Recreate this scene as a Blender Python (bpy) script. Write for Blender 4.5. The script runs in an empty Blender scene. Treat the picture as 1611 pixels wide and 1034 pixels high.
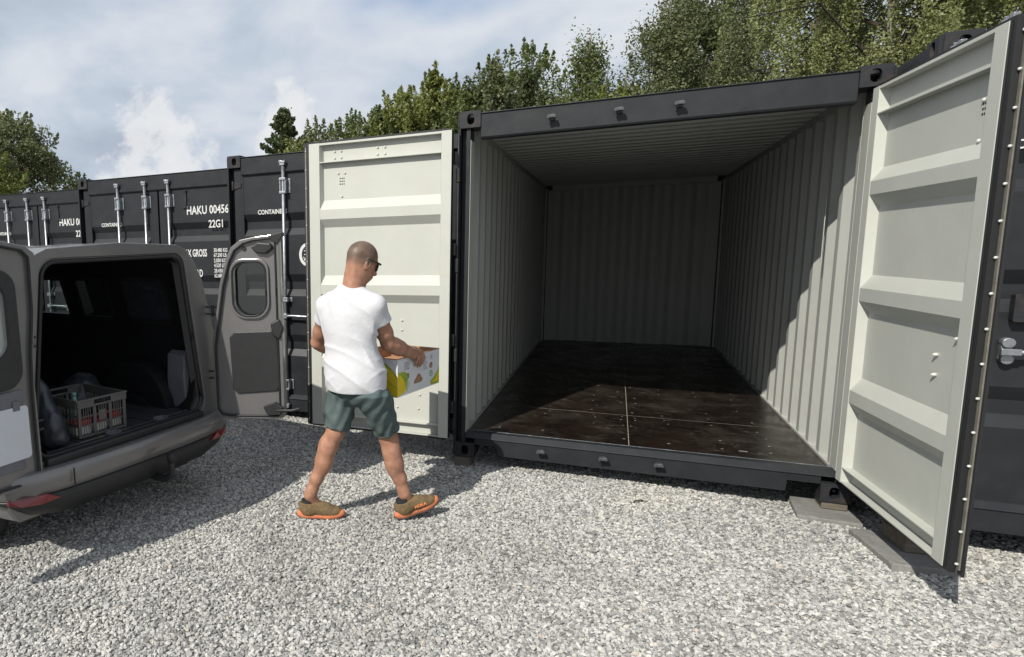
import bpy, bmesh, math, random
import numpy as np
from mathutils import Vector, Matrix, noise
random.seed(7)
rng = np.random.default_rng(7)
D = bpy.data
scene = bpy.context.scene
COL = scene.collection
R = math.radians

# ------------------------------------------------------------------ camera
cam_d = D.cameras.new('camera'); cam = D.objects.new('camera', cam_d); COL.objects.link(cam)
cam_d.sensor_fit = 'HORIZONTAL'; cam_d.sensor_width = 36.0
cam_d.lens = 36.0*1012.4/1611.0
cam_d.shift_x = (805.5-453.96)/1611.0
cam_d.shift_y = (536.5-517.0)/1611.0
cam_d.clip_start = 0.05; cam_d.clip_end = 2000
_r = Vector((0.89256542, 0.45052475, -0.01882599)); _u = Vector((-0.04400433, 0.12857912, 0.99072248)); _f = Vector((-0.44876562, 0.8834562, -0.13459031))
_m = Matrix((( _r.x, _u.x, -_f.x, 1.076), (_r.y, _u.y, -_f.y, -4.916), (_r.z, _u.z, -_f.z, 1.594), (0, 0, 0, 1)))
cam.matrix_world = _m
scene.camera = cam

# ------------------------------------------------------------------ sun, sky, exposure
SUN_TRAVEL = Vector((0.35, 1.0, -0.905)).normalized()
sun_d = D.lights.new('sun', 'SUN'); sun_d.energy = 5.0; sun_d.angle = R(0.53); sun_d.color = (1.0, 0.955, 0.88)
sun = D.objects.new('sun', sun_d); COL.objects.link(sun)
sun.rotation_euler = SUN_TRAVEL.to_track_quat('-Z', 'Y').to_euler(); sun.location = (-6, -16, 14)
sdir = -SUN_TRAVEL
world = D.worlds.new('World'); scene.world = world; world.use_nodes = True
nt = world.node_tree; nt.nodes.clear()
def N(tree, kind, **kw):
    n = tree.nodes.new(kind)
    for k, v in kw.items(): setattr(n, k, v)
    return n
def L(tree, a, b): tree.links.new(a, b)
def math_(tree, op, a, b=None, c=None, clamp=False):
    n = N(tree, 'ShaderNodeMath', operation=op, use_clamp=clamp)
    for i, v in enumerate((a, b, c)):
        if v is None: continue
        if isinstance(v, (int, float)): n.inputs[i].default_value = v
        else: L(tree, v, n.inputs[i])
    return n.outputs[0]
def ramp(tree, fac, stops, mode='LINEAR'):
    n = N(tree, 'ShaderNodeValToRGB'); cr = n.color_ramp; cr.interpolation = mode
    while len(cr.elements) < len(stops): cr.elements.new(0.5)
    for e, (p, c) in zip(cr.elements, stops):
        e.position = p
        if isinstance(c, (int, float)): c = (c, c, c)
        e.color = (*c[:3], 1)
    L(tree, fac, n.inputs[0]); return n.outputs[0]
def mixc(tree, fac, a, b, mode='MIX'):
    n = N(tree, 'ShaderNodeMix', data_type='RGBA', blend_type=mode)
    for i, v in ((0, fac), (6, a), (7, b)):
        if isinstance(v, (int, float)): n.inputs[i].default_value = v
        elif isinstance(v, tuple): n.inputs[i].default_value = (*v[:3], 1)
        else: L(tree, v, n.inputs[i])
    return n.outputs[2]
sky = N(nt, 'ShaderNodeTexSky', sky_type='NISHITA'); sky.sun_disc = False
sky.sun_elevation = math.asin(sdir.z); sky.sun_rotation = math.atan2(sdir.x, sdir.y)
sky.air_density = 1.0; sky.dust_density = 1.5; sky.ozone_density = 1.0
tc = N(nt, 'ShaderNodeTexCoord')
sep = N(nt, 'ShaderNodeSeparateXYZ'); L(nt, tc.outputs['Generated'], sep.inputs[0])
zz = math_(nt, 'ADD', math_(nt, 'MAXIMUM', sep.outputs[2], 0.0), 0.34)
cmb = N(nt, 'ShaderNodeCombineXYZ')
L(nt, math_(nt, 'DIVIDE', sep.outputs[0], zz), cmb.inputs[0]); L(nt, math_(nt, 'DIVIDE', sep.outputs[1], zz), cmb.inputs[1])
def cnoise(scale, detail, rough, off=(0, 0, 0), dist=0.0, vec=None):
    mp = N(nt, 'ShaderNodeMapping'); mp.inputs['Location'].default_value = off
    L(nt, vec if vec is not None else cmb.outputs[0], mp.inputs[0])
    n = N(nt, 'ShaderNodeTexNoise'); n.inputs['Scale'].default_value = scale; n.inputs['Detail'].default_value = detail
    n.inputs['Roughness'].default_value = rough; n.inputs['Distortion'].default_value = dist
    L(nt, mp.outputs[0], n.inputs['Vector']); return n.outputs[0]
big = cnoise(1.0, 4, 0.5, (1.3, 0.4, 0), 0.2)
fine = cnoise(2.6, 6, 0.52, (4.1, 2.2, 0), 0.25)
puff = cnoise(6.0, 9, 0.6, (3.4, 8.2, 2.6), 0.15, tc.outputs['Generated'])
cover = math_(nt, 'ADD', math_(nt, 'MULTIPLY', big, 0.65), math_(nt, 'MULTIPLY', fine, 0.35))
cover_f = ramp(nt, cover, [(0.33, 0.0), (0.44, 1.0)])
tone = ramp(nt, math_(nt, 'ADD', math_(nt, 'MULTIPLY', fine, 0.6), math_(nt, 'MULTIPLY', big, 0.4)),
            [(0.34, (8.2, 8.4, 8.6)), (0.44, (7.0, 7.4, 8.0)), (0.52, (5.5, 6.2, 7.2)), (0.62, (4.3, 4.9, 5.9))])
cloud = tone
# bright cumulus heads low over the horizon
low = math_(nt, 'SUBTRACT', 1.0, math_(nt, 'MULTIPLY', sep.outputs[2], 2.6), clamp=True)
pf = ramp(nt, math_(nt, 'MULTIPLY', puff, math_(nt, 'POWER', low, 0.4)), [(0.40, 0.0), (0.445, 0.7), (0.56, 1.0)])
cloud2 = mixc(nt, pf, cloud, (8.6, 8.65, 8.7))
blue = mixc(nt, 0.55, sky.outputs[0], (3.6, 5.2, 8.0))
skyc = mixc(nt, cover_f, blue, cloud2)
bg = N(nt, 'ShaderNodeBackground'); bg.inputs['Strength'].default_value = 0.1
L(nt, skyc, bg.inputs['Color'])
wo = N(nt, 'ShaderNodeOutputWorld'); L(nt, bg.outputs[0], wo.inputs[0])
scene.view_settings.view_transform = 'Standard'
scene.view_settings.look = 'None'; scene.view_settings.gamma = 1.0; scene.view_settings.use_curve_mapping = False
scene.view_settings.exposure = 0.0
scene.render.engine = 'CYCLES'
scene.cycles.max_bounces = 8; scene.cycles.diffuse_bounces = 1
try: scene.cycles.use_denoising = True
except Exception: pass

# ------------------------------------------------------------------ materials
def M_(name, base, rough=0.5, metal=0.0, var=0.0, vscale=6.0, bump=0.0, bscale=60.0, coat=0.0, dirt=None, dirt_amt=0.0, dscale=3.0, spec=0.5, trans=0.0, rvar=0.0, stretch=(1, 1, 1), detail=5):
    m = D.materials.new(name); m.use_nodes = True; t = m.node_tree; b = t.nodes['Principled BSDF']
    b.inputs['Roughness'].default_value = rough; b.inputs['Metallic'].default_value = metal
    b.inputs['Specular IOR Level'].default_value = spec
    if coat: b.inputs['Coat Weight'].default_value = coat; b.inputs['Coat Roughness'].default_value = 0.08
    tcn = N(t, 'ShaderNodeTexCoord'); mp = N(t, 'ShaderNodeMapping'); mp.inputs['Scale'].default_value = stretch
    L(t, tcn.outputs['Object'], mp.inputs[0])
    def nz(s, d=detail, r=0.6):
        n = N(t, 'ShaderNodeTexNoise'); n.inputs['Scale'].default_value = s; n.inputs['Detail'].default_value = d; n.inputs['Roughness'].default_value = r
        L(t, mp.outputs[0], n.inputs['Vector']); return n.outputs[0]
    col = (*base, 1) if len(base) == 3 else base
    if var > 0:
        a = tuple(c*(1-var) for c in base[:3]); c2 = tuple(min(1, c*(1+var)) for c in base[:3])
        o = ramp(t, nz(vscale), [(0.3, a), (0.7, c2)])
    else:
        rgb = N(t, 'ShaderNodeRGB'); rgb.outputs[0].default_value = (*base[:3], 1); o = rgb.outputs[0]
    if dirt is not None:
        f = ramp(t, nz(dscale, 8, 0.7), [(0.5, 0.0), (0.68, dirt_amt)])
        o = mixc(t, f, o, dirt)
    L(t, o, b.inputs['Base Color'])
    if rvar:
        L(t, ramp(t, nz(vscale*2.3), [(0.3, max(0, rough-rvar)), (0.7, min(1, rough+rvar))]), b.inputs['Roughness'])
    if bump:
        bp = N(t, 'ShaderNodeBump'); bp.inputs['Strength'].default_value = 1.0; bp.inputs['Distance'].default_value = bump
        L(t, nz(bscale, 4), bp.inputs['Height']); L(t, bp.outputs[0], b.inputs['Normal'])
    if trans: b.inputs['Transmission Weight'].default_value = trans
    return m
MAT = dict(
 anth = M_('anthracite_paint', (0.0175, 0.020, 0.0225), 0.46, spec=0.32, var=0.12, vscale=3, bump=0.0012, bscale=7, dirt=(0.032, 0.033, 0.034), dirt_amt=0.4, dscale=9, rvar=0.08),
 anth_d = M_('anthracite_steel_worn', (0.020, 0.022, 0.025), 0.55, spec=0.3, var=0.15, vscale=8, bump=0.0008, bscale=40, dirt=(0.075, 0.045, 0.03), dirt_amt=0.5, dscale=14, rvar=0.1),
 white = M_('container_inner_paint', (0.475, 0.485, 0.435), 0.5, var=0.04, vscale=2.5, bump=0.0010, bscale=9, dirt=(0.46, 0.44, 0.38), dirt_amt=0.25, dscale=6, rvar=0.08, spec=0.35),
 white_in = M_('container_lining_paint', (0.45, 0.46, 0.425), 0.55, var=0.05, vscale=2.0, bump=0.0008, bscale=9, dirt=(0.34, 0.32, 0.28), dirt_amt=0.3, dscale=4, spec=0.3),
 keeper = M_('keeper_steel', (0.055, 0.057, 0.06), 0.5, var=0.3, vscale=40, dirt=(0.14, 0.13, 0.12), dirt_amt=0.6, dscale=30),
 rubber = M_('black_rubber', (0.012, 0.012, 0.013), 0.55, var=0.1, bump=0.0005, bscale=80),
 strip = M_('gasket_strip_metal', (0.22, 0.205, 0.175), 0.45, metal=0.3, var=0.2, vscale=20),
 galv = M_('galvanised_steel', (0.33, 0.35, 0.365), 0.42, metal=0.75, var=0.22, vscale=18, rvar=0.12, bump=0.0004, bscale=60),
 bolt = M_('white_bolt_paint', (0.55, 0.55, 0.51), 0.4),
 letter = M_('white_lettering', (0.62, 0.62, 0.60), 0.5),
 ply_seam = M_('seam_sealant', (0.34, 0.30, 0.23), 0.6, var=0.3, vscale=30),
 screw = M_('bright_screw', (0.62, 0.60, 0.55), 0.35, metal=0.6),
 gal_edge = M_('threshold_steel', (0.10, 0.11, 0.12), 0.4, var=0.25, vscale=25, dirt=(0.32, 0.33, 0.33), dirt_amt=0.8, dscale=22, rvar=0.1),
 concrete = M_('grey_slab', (0.22, 0.215, 0.20), 0.85, var=0.25, vscale=9, bump=0.004, bscale=40, dirt=(0.09, 0.085, 0.07), dirt_amt=0.6, dscale=5),
 timber = M_('weathered_timber', (0.13, 0.11, 0.085), 0.85, var=0.35, vscale=6, bump=0.003, bscale=30, stretch=(1, 8, 8)),
 van = M_('van_paint', (0.160, 0.156, 0.154), 0.38, metal=0.35, coat=0.7, var=0.04, vscale=3, dirt=(0.20, 0.18, 0.155), dirt_amt=0.3, dscale=6),
 vanblk = M_('van_black_plastic', (0.018, 0.018, 0.019), 0.5, var=0.15, vscale=20, bump=0.0006, bscale=200),
 vanint = M_('van_interior_trim', (0.012, 0.012, 0.014), 0.8, var=0.2, vscale=12, spec=0.2),
 vangrey = M_('van_grey_trim', (0.12, 0.125, 0.145), 0.5, var=0.1, vscale=7),
 carpet = M_('load_mat', (0.022, 0.022, 0.024), 0.9, var=0.3, vscale=40, bump=0.002, bscale=120),
 tyre = M_('tyre_rubber', (0.02, 0.02, 0.02), 0.8, var=0.2, vscale=12, bump=0.001, bscale=60),
 rim = M_('wheel_rim', (0.35, 0.35, 0.36), 0.35, metal=0.8),
 red = M_('red_reflector', (0.17, 0.010, 0.012), 0.2, coat=0.6),
 paper = M_('white_sheet', (0.55, 0.57, 0.60), 0.5, var=0.03),
 crate = M_('grey_crate_plastic', (0.10, 0.097, 0.09), 0.5, var=0.08, vscale=9),
 redpack = M_('red_wrapper', (0.42, 0.03, 0.035), 0.35, var=0.2, vscale=30),
 whitepack = M_('white_wrapper', (0.62, 0.58, 0.54), 0.4, var=0.1, vscale=30),
 bottle = M_('pale_green_plastic', (0.16, 0.27, 0.25), 0.25, var=0.2, vscale=20),
 bag = M_('dark_bag', (0.030, 0.036, 0.046), 0.34, var=0.2, vscale=9, bump=0.006, bscale=14),
 cloth = M_('shirt_cotton', (0.565, 0.57, 0.585), 0.9, var=0.03, vscale=14, bump=0.0035, bscale=22, spec=0.1),
 shorts = M_('shorts_canvas', (0.088, 0.118, 0.115), 0.92, var=0.18, vscale=16, bump=0.003, bscale=34, spec=0.15),
 shoe = M_('shoe_mesh', (0.165, 0.115, 0.060), 0.85, var=0.25, vscale=60, bump=0.002, bscale=180, spec=0.2),
 sole = M_('shoe_sole_orange', (0.62, 0.20, 0.095), 0.6, var=0.12, vscale=24),
 tread = M_('shoe_tread', (0.10, 0.06, 0.045), 0.8, var=0.2, vscale=30),
 sock = M_('black_sock', (0.012, 0.012, 0.014), 0.9),
 glassf = M_('sunglass_frame', (0.006, 0.006, 0.007), 0.25, coat=0.4),
 lens = M_('sunglass_lens', (0.10, 0.085, 0.05), 0.08, spec=0.8),
 orange = M_('orange_print', (0.75, 0.24, 0.08), 0.6),
 lace = M_('shoe_lace', (0.06, 0.045, 0.02), 0.9),
 boxw = M_('white_carton', (0.66, 0.67, 0.68), 0.6, var=0.03, vscale=9, bump=0.0006, bscale=60),
 boxb = M_('brown_carton', (0.36, 0.19, 0.10), 0.85, var=0.15, vscale=16, bump=0.0008, bscale=80),
 yellow = M_('banana_yellow_print', (0.76, 0.56, 0.02), 0.5, var=0.06, vscale=14),
 green = M_('banana_green_print', (0.30, 0.42, 0.05), 0.5, var=0.25, vscale=16),
 dgreen = M_('green_logo_print', (0.07, 0.27, 0.13), 0.5),
 lgreen = M_('light_green_logo_print', (0.45, 0.55, 0.30), 0.5),
 greyp = M_('grey_print', (0.33, 0.34, 0.38), 0.6),
 pink = M_('red_cloth', (0.62, 0.05, 0.09), 0.8, var=0.2, vscale=30),
 bark = M_('tree_bark', (0.12, 0.09, 0.065), 0.9, var=0.35, vscale=4, bump=0.02, bscale=12, stretch=(1, 1, .25)),
 birch = M_('birch_bark', (0.25, 0.235, 0.205), 0.8, var=0.15, vscale=5, dirt=(0.05, 0.045, 0.04), dirt_amt=1.0, dscale=5, bump=0.008, bscale=10, stretch=(1, 1, 2.5)),
 twig = M_('dark_twig', (0.035, 0.025, 0.018), 0.9),
 moss = M_('casting_moss', (0.16, 0.15, 0.05), 0.95, var=0.4, vscale=60, bump=0.004, bscale=90),
)
# plywood floor: film-faced, dark brown, scuffed and dusty
def ply():
    m = D.materials.new('plywood_floor'); m.use_nodes = True; t = m.node_tree; b = t.nodes['Principled BSDF']
    tcn = N(t, 'ShaderNodeTexCoord')
    def nz(s, d=6, r=0.65, st=(1, 1, 1), dist=0.0):
        mp = N(t, 'ShaderNodeMapping'); mp.inputs['Scale'].default_value = st; L(t, tcn.outputs['Object'], mp.inputs[0])
        n = N(t, 'ShaderNodeTexNoise'); n.inputs['Scale'].default_value = s; n.inputs['Detail'].default_value = d; n.inputs['Roughness'].default_value = r; n.inputs['Distortion'].default_value = dist
        L(t, mp.outputs[0], n.inputs['Vector']); return n.outputs[0]
    c = ramp(t, nz(2.2), [(0.35, (0.007, 0.0045, 0.0035)), (0.65, (0.017, 0.010, 0.007))])
    c = mixc(t, ramp(t, nz(3.4, 9, 0.72, dist=0.6), [(0.46, 0), (0.62, 0.6)]), c, (0.046, 0.038, 0.031))
    c = mixc(t, ramp(t, nz(5.5, 10, 0.75, (1, 3.5, 1), 1.2), [(0.58, 0), (0.64, 0.7)]), c, (0.13, 0.115, 0.09))
    L(t, c, b.inputs['Base Color'])
    L(t, ramp(t, nz(4.0, 8), [(0.3, 0.18), (0.7, 0.45)]), b.inputs['Roughness'])
    b.inputs['Specular IOR Level'].default_value = 0.5
    bp = N(t, 'ShaderNodeBump'); bp.inputs['Distance'].default_value = 0.001; L(t, nz(90), bp.inputs['Height']); L(t, bp.outputs[0], b.inputs['Normal'])
    return m
MAT['ply'] = ply()
def glass_mat(name, tint, op=0.35):
    m = D.materials.new(name); m.use_nodes = True; t = m.node_tree; t.nodes.clear()
    g = N(t, 'ShaderNodeBsdfGlossy'); g.inputs['Roughness'].default_value = 0.02; g.inputs['Color'].default_value = (0.9, 0.95, 0.95, 1)
    tr = N(t, 'ShaderNodeBsdfTransparent'); tr.inputs['Color'].default_value = (*tint, 1)
    fr = N(t, 'ShaderNodeFresnel'); fr.inputs['IOR'].default_value = 1.5
    mx = N(t, 'ShaderNodeMixShader'); L(t, math_(t, 'ADD', fr.outputs[0], 0.03, clamp=True), mx.inputs[0]); L(t, tr.outputs[0], mx.inputs[1]); L(t, g.outputs[0], mx.inputs[2])
    o = N(t, 'ShaderNodeOutputMaterial'); L(t, mx.outputs[0], o.inputs[0]); return m
MAT['glass'] = glass_mat('van_window_glass', (0.55, 0.62, 0.60))
MAT['glass_dark'] = glass_mat('van_tinted_glass', (0.16, 0.18, 0.18))
def leaf_mat(name, dark, lite):
    m = D.materials.new(name); m.use_nodes = True; t = m.node_tree; t.nodes.clear()
    geo = N(t, 'ShaderNodeNewGeometry')
    tcn = N(t, 'ShaderNodeTexCoord'); n = N(t, 'ShaderNodeTexNoise'); n.inputs['Scale'].default_value = 0.7; n.inputs['Detail'].default_value = 3; L(t, tcn.outputs['Object'], n.inputs['Vector'])
    f = math_(t, 'ADD', math_(t, 'MULTIPLY', geo.outputs['Random Per Island'], 0.5), math_(t, 'MULTIPLY', n.outputs[0], 0.55), clamp=True)
    c = ramp(t, f, [(0.1, dark), (0.5, tuple((a+b)/2 for a, b in zip(dark, lite))), (0.9, lite)])
    d = N(t, 'ShaderNodeBsdfPrincipled'); d.inputs['Roughness'].default_value = 0.5; d.inputs['Specular IOR Level'].default_value = 0.35; L(t, c, d.inputs['Base Color'])
    tl = N(t, 'ShaderNodeBsdfTranslucent'); L(t, mixc(t, 1.0, c, (1.2, 1.25, 0.6), 'MULTIPLY'), tl.inputs['Color'])
    mx = N(t, 'ShaderNodeMixShader'); mx.inputs[0].default_value = 0.3; L(t, d.outputs[0], mx.inputs[1]); L(t, tl.outputs[0], mx.inputs[2])
    o = N(t, 'ShaderNodeOutputMaterial'); L(t, mx.outputs[0], o.inputs[0]); return m
MAT['leaf_birch'] = leaf_mat('birch_leaves', (0.078, 0.098, 0.036), (0.31, 0.33, 0.14))
MAT['leaf_grey'] = leaf_mat('greygreen_leaves', (0.064, 0.080, 0.040), (0.21, 0.23, 0.115))
MAT['leaf_mid'] = leaf_mat('mid_green_leaves', (0.055, 0.080, 0.028), (0.185, 0.220, 0.085))
MAT['leaf_dark'] = leaf_mat('dark_leaves', (0.035, 0.050, 0.022), (0.105, 0.130, 0.055))
MAT['leaf_yel'] = leaf_mat('yellowgreen_leaves', (0.085, 0.105, 0.028), (0.25, 0.27, 0.08))
# skin and hair (position based hair line on the shaved head)
def skin_mat():
    m = D.materials.new('tanned_skin'); m.use_nodes = True; t = m.node_tree; b = t.nodes['Principled BSDF']
    tcn = N(t, 'ShaderNodeTexCoord')
    n = N(t, 'ShaderNodeTexNoise'); n.inputs['Scale'].default_value = 24; n.inputs['Detail'].default_value = 5; L(t, tcn.outputs['Object'], n.inputs['Vector'])
    c = ramp(t, n.outputs[0], [(0.32, (0.31, 0.155, 0.098)), (0.5, (0.37, 0.190, 0.122)), (0.68, (0.42, 0.230, 0.155))])
    # cropped hair grows in gradually above the hair line (head space: f forward, u up)
    def dot(v, off):
        d = N(t, 'ShaderNodeVectorMath', operation='DOT_PRODUCT'); L(t, tcn.outputs['Object'], d.inputs[0]); d.inputs[1].default_value = v; return math_(t, 'SUBTRACT', d.outputs['Value'], off)
    fa, ta = R(24), R(20); hf_ = (math.cos(fa)*math.cos(ta), math.sin(fa)*math.cos(ta), -math.sin(ta)); hu_ = (math.sin(ta)*math.cos(fa), math.sin(ta)*math.sin(fa), math.cos(ta)); hc = (-.010, 0, 1.553)
    fu = dot(hu_, sum(a*b for a, b in zip(hu_, hc))); ff = dot(hf_, sum(a*b for a, b in zip(hf_, hc)))
    ed = math_(t, 'ADD', math_(t, 'SUBTRACT', math_(t, 'ADD', fu, .052), math_(t, 'MULTIPLY', math_(t, 'MAXIMUM', ff, 0.0), 1.2)), math_(t, 'MULTIPLY', n.outputs[0], .012))
    hm = ramp(t, math_(t, 'MULTIPLY', math_(t, 'ADD', ed, 0.006), 17.0, clamp=True), [(0.0, 0.0), (0.45, 0.6), (1.0, 0.9)])
    c = mixc(t, hm, c, ramp(t, n.outputs[0], [(0.35, (0.070, 0.050, 0.038)), (0.65, (0.120, 0.085, 0.062))]))
    L(t, c, b.inputs['Base Color']); b.inputs['Roughness'].default_value = 0.48; b.inputs['Specular IOR Level'].default_value = 0.4
    b.inputs['Subsurface Weight'].default_value = 0.08; b.inputs['Subsurface Radius'].default_value = (0.012, 0.004, 0.002); b.inputs['Subsurface Scale'].default_value = 0.5
    n2 = N(t, 'ShaderNodeTexNoise'); n2.inputs['Scale'].default_value = 90; n2.inputs['Detail'].default_value = 4; L(t, tcn.outputs['Object'], n2.inputs['Vector'])
    bp = N(t, 'ShaderNodeBump'); bp.inputs['Distance'].default_value = 0.0005; L(t, n2.outputs[0], bp.inputs['Height']); L(t, bp.outputs[0], b.inputs['Normal'])
    return m
MAT['skin'] = skin_mat()
MAT['hair'] = M_('shaved_hair', (0.150, 0.098, 0.068), 0.85, var=0.14, vscale=160, bump=0.0006, bscale=420, spec=0.15)
def stone_mat():
    m = D.materials.new('gravel_stone'); m.use_nodes = True; t = m.node_tree; b = t.nodes['Principled BSDF']
    oi = N(t, 'ShaderNodeObjectInfo')
    at = N(t, 'ShaderNodeAttribute', attribute_name='tone', attribute_type='INSTANCER')
    c = ramp(t, at.outputs['Fac'], [(0.0, (0.19, 0.19, 0.187)), (0.22, (0.32, 0.317, 0.305)), (0.5, (0.45, 0.445, 0.425)), (0.97, (0.61, 0.60, 0.57)), (1.0, (0.55, 0.48, 0.39))])
    tcn = N(t, 'ShaderNodeTexCoord'); n = N(t, 'ShaderNodeTexNoise'); n.inputs['Scale'].default_value = 90; n.inputs['Detail'].default_value = 3; L(t, tcn.outputs['Object'], n.inputs['Vector'])
    c = mixc(t, 0.35, c, ramp(t, n.outputs[0], [(0.35, 0.40), (0.65, 1.0)]), 'MULTIPLY')
    geo = N(t, 'ShaderNodeNewGeometry'); n2 = N(t, 'ShaderNodeTexNoise'); n2.inputs['Scale'].default_value = 1.1; n2.inputs['Detail'].default_value = 5; n2.inputs['Roughness'].default_value = 0.62; L(t, geo.outputs['Position'], n2.inputs['Vector'])
    c = mixc(t, 1.0, c, ramp(t, n2.outputs[0], [(0.32, (0.80, 0.79, 0.77)), (0.52, (1.0, 1.0, 0.99)), (0.68, (1.10, 1.08, 1.03))]), 'MULTIPLY')
    L(t, c, b.inputs['Base Color']); b.inputs['Roughness'].default_value = 0.8; b.inputs['Specular IOR Level'].default_value = 0.3
    return m
MAT['stone'] = stone_mat()
def ground_mat():
    m = D.materials.new('gravel_ground'); m.use_nodes = True; t = m.node_tree; b = t.nodes['Principled BSDF']
    tcn = N(t, 'ShaderNodeTexCoord')
    v = N(t, 'ShaderNodeTexVoronoi'); v.inputs['Scale'].default_value = 48; L(t, tcn.outputs['Object'], v.inputs['Vector'])
    sp = N(t, 'ShaderNodeSeparateColor'); L(t, v.outputs['Color'], sp.inputs[0])
    c = ramp(t, sp.outputs[0], [(0.0, (0.17, 0.165, 0.155)), (0.5, (0.33, 0.325, 0.31)), (1.0, (0.52, 0.51, 0.49))])
    L(t, c, b.inputs['Base Color']); b.inputs['Roughness'].default_value = 0.9
    bp = N(t, 'ShaderNodeBump'); bp.inputs['Distance'].default_value = 0.012; bp.invert = True; L(t, v.outputs['Distance'], bp.inputs['Height']); L(t, bp.outputs[0], b.inputs['Normal'])
    return m
MAT['ground'] = ground_mat()

# ------------------------------------------------------------------ mesh helpers
class MB:
    def __init__(s): s.v = []; s.f = []; s.s = []
    def add(s, vs, fs, smooth=False):
        o = len(s.v); s.v += [tuple(v) for v in vs]; s.f += [tuple(i+o for i in f) for f in fs]; s.s += [smooth]*len(fs); return s
    def box(s, x0, x1, y0, y1, z0, z1, mat=None):
        vs = [(x, y, z) for x in (x0, x1) for y in (y0, y1) for z in (z0, z1)]
        if mat is not None: vs = [tuple(mat @ Vector(v)) for v in vs]
        return s.add(vs, [(0, 1, 3, 2), (4, 6, 7, 5), (0, 4, 5, 1), (2, 3, 7, 6), (0, 2, 6, 4), (1, 5, 7, 3)])
    def prism(s, prof, axis, a0, a1):
        """prof: 2D polygon; extruded along axis ('x': prof=(y,z), 'y': (x,z), 'z': (x,y))"""
        n = len(prof)
        def pt(p, a): return {'x': (a, p[0], p[1]), 'y': (p[0], a, p[1]), 'z': (p[0], p[1], a)}[axis]
        vs = [pt(p, a0) for p in prof]+[pt(p, a1) for p in prof]
        fs = [tuple(range(n))[::-1], tuple(range(n, 2*n))]+[(i, (i+1) % n, n+(i+1) % n, n+i) for i in range(n)]
        return s.add(vs, fs)
    def tube(s, pts, r, n=10, cap=True):
        pts = [Vector(p) for p in pts]; rs = r if isinstance(r, (list, tuple)) else [r]*len(pts)
        vs = []; up = None
        for i, p in enumerate(pts):
            d = (pts[min(i+1, len(pts)-1)]-pts[max(i-1, 0)]).normalized()
            if up is None: up = Vector((0, 0, 1)) if abs(d.z) < 0.9 else Vector((1, 0, 0))
            a = d.cross(up).normalized(); b = a.cross(d).normalized(); up = b
            for k in range(n):
                t = 2*math.pi*k/n; vs.append(p+(a*math.cos(t)+b*math.sin(t))*rs[i])
        fs = [(i*n+k, i*n+(k+1) % n, (i+1)*n+(k+1) % n, (i+1)*n+k) for i in range(len(pts)-1) for k in range(n)]
        s.add(vs, fs, True)
        if cap:
            o = len(s.v)-len(vs); s.f += [tuple(o+k for k in range(n))[::-1], tuple(o+(len(pts)-1)*n+k for k in range(n))]; s.s += [False, False]
        return s
    def ring(s, outer, inner, y0, y1, axis='y'):
        """flat plate with a hole, extruded: outer/inner 2D loops of equal count"""
        n = len(outer)
        def pt(p, a): return {'x': (a, p[0], p[1]), 'y': (p[0], a, p[1]), 'z': (p[0], p[1], a)}[axis]
        vs = [pt(p, y0) for p in outer]+[pt(p, y0) for p in inner]+[pt(p, y1) for p in outer]+[pt(p, y1) for p in inner]
        fs = []
        for i in range(n):
            j = (i+1) % n
            fs += [(i, j, n+j, n+i), (2*n+j, 2*n+i, 3*n+i, 3*n+j), (i, 2*n+i, 2*n+j, j), (n+j, 3*n+j, 3*n+i, n+i)]
        return s.add(vs, fs)
    def mesh(s, name):
        me = D.meshes.new(name); me.from_pydata(s.v, [], s.f); me.polygons.foreach_set('use_smooth', s.s); me.update()
        bm = bmesh.new(); bm.from_mesh(me); bmesh.ops.recalc_face_normals(bm, faces=bm.faces); bm.to_mesh(me); bm.free()
        return me
    def build(s, name, mat, parent=None, bevel=0.0, loc=None, mats=None):
        return link(name, s.mesh(name), mat, parent, bevel, loc)
def link(name, me, mat, parent=None, bevel=0.0, loc=None):
    o = D.objects.new(name, me)
    if mat is not None and len(me.materials) == 0: me.materials.append(MAT[mat] if isinstance(mat, str) else mat)
    COL.objects.link(o)
    if parent is not None: o.parent = parent
    if loc is not None: o.location = loc
    if bevel:
        b = o.modifiers.new('bevel', 'BEVEL'); b.width = bevel; b.segments = 2; b.limit_method = 'ANGLE'; b.angle_limit = R(40)
    return o
def tag(o, label=None, cat=None, group=None, kind=None):
    if label: o['label'] = label
    if cat: o['category'] = cat
    if group: o['group'] = group
    if kind: o['kind'] = kind
    return o
def empty(name, loc, rz=0.0, label=None, cat=None, group=None):
    o = D.objects.new(name, None); COL.objects.link(o); o.location = loc; o.rotation_euler = (0, 0, rz); o.empty_display_size = 0.2
    return tag(o, label, cat, group)
def text_obj(txt, size, mat, parent, loc, rot=(math.pi/2, 0, 0), sx=0.62, bold=0.012, name='lettering', align='LEFT', depth=0.0006):
    cu = D.curves.new(name, 'FONT'); cu.body = txt; cu.size = size; cu.offset = bold*size; cu.extrude = depth; cu.align_x = align; cu.resolution_u = 3
    o = D.objects.new('tmp_text', cu); COL.objects.link(o)
    dg = bpy.context.evaluated_depsgraph_get(); me = D.meshes.new_from_object(o.evaluated_get(dg))
    D.objects.remove(o); me.name = name; me.materials.clear()
    ob = link(name, me, mat, parent, loc=loc); ob.rotation_euler = rot; ob.scale = (sx, 1, 1); return ob
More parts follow.
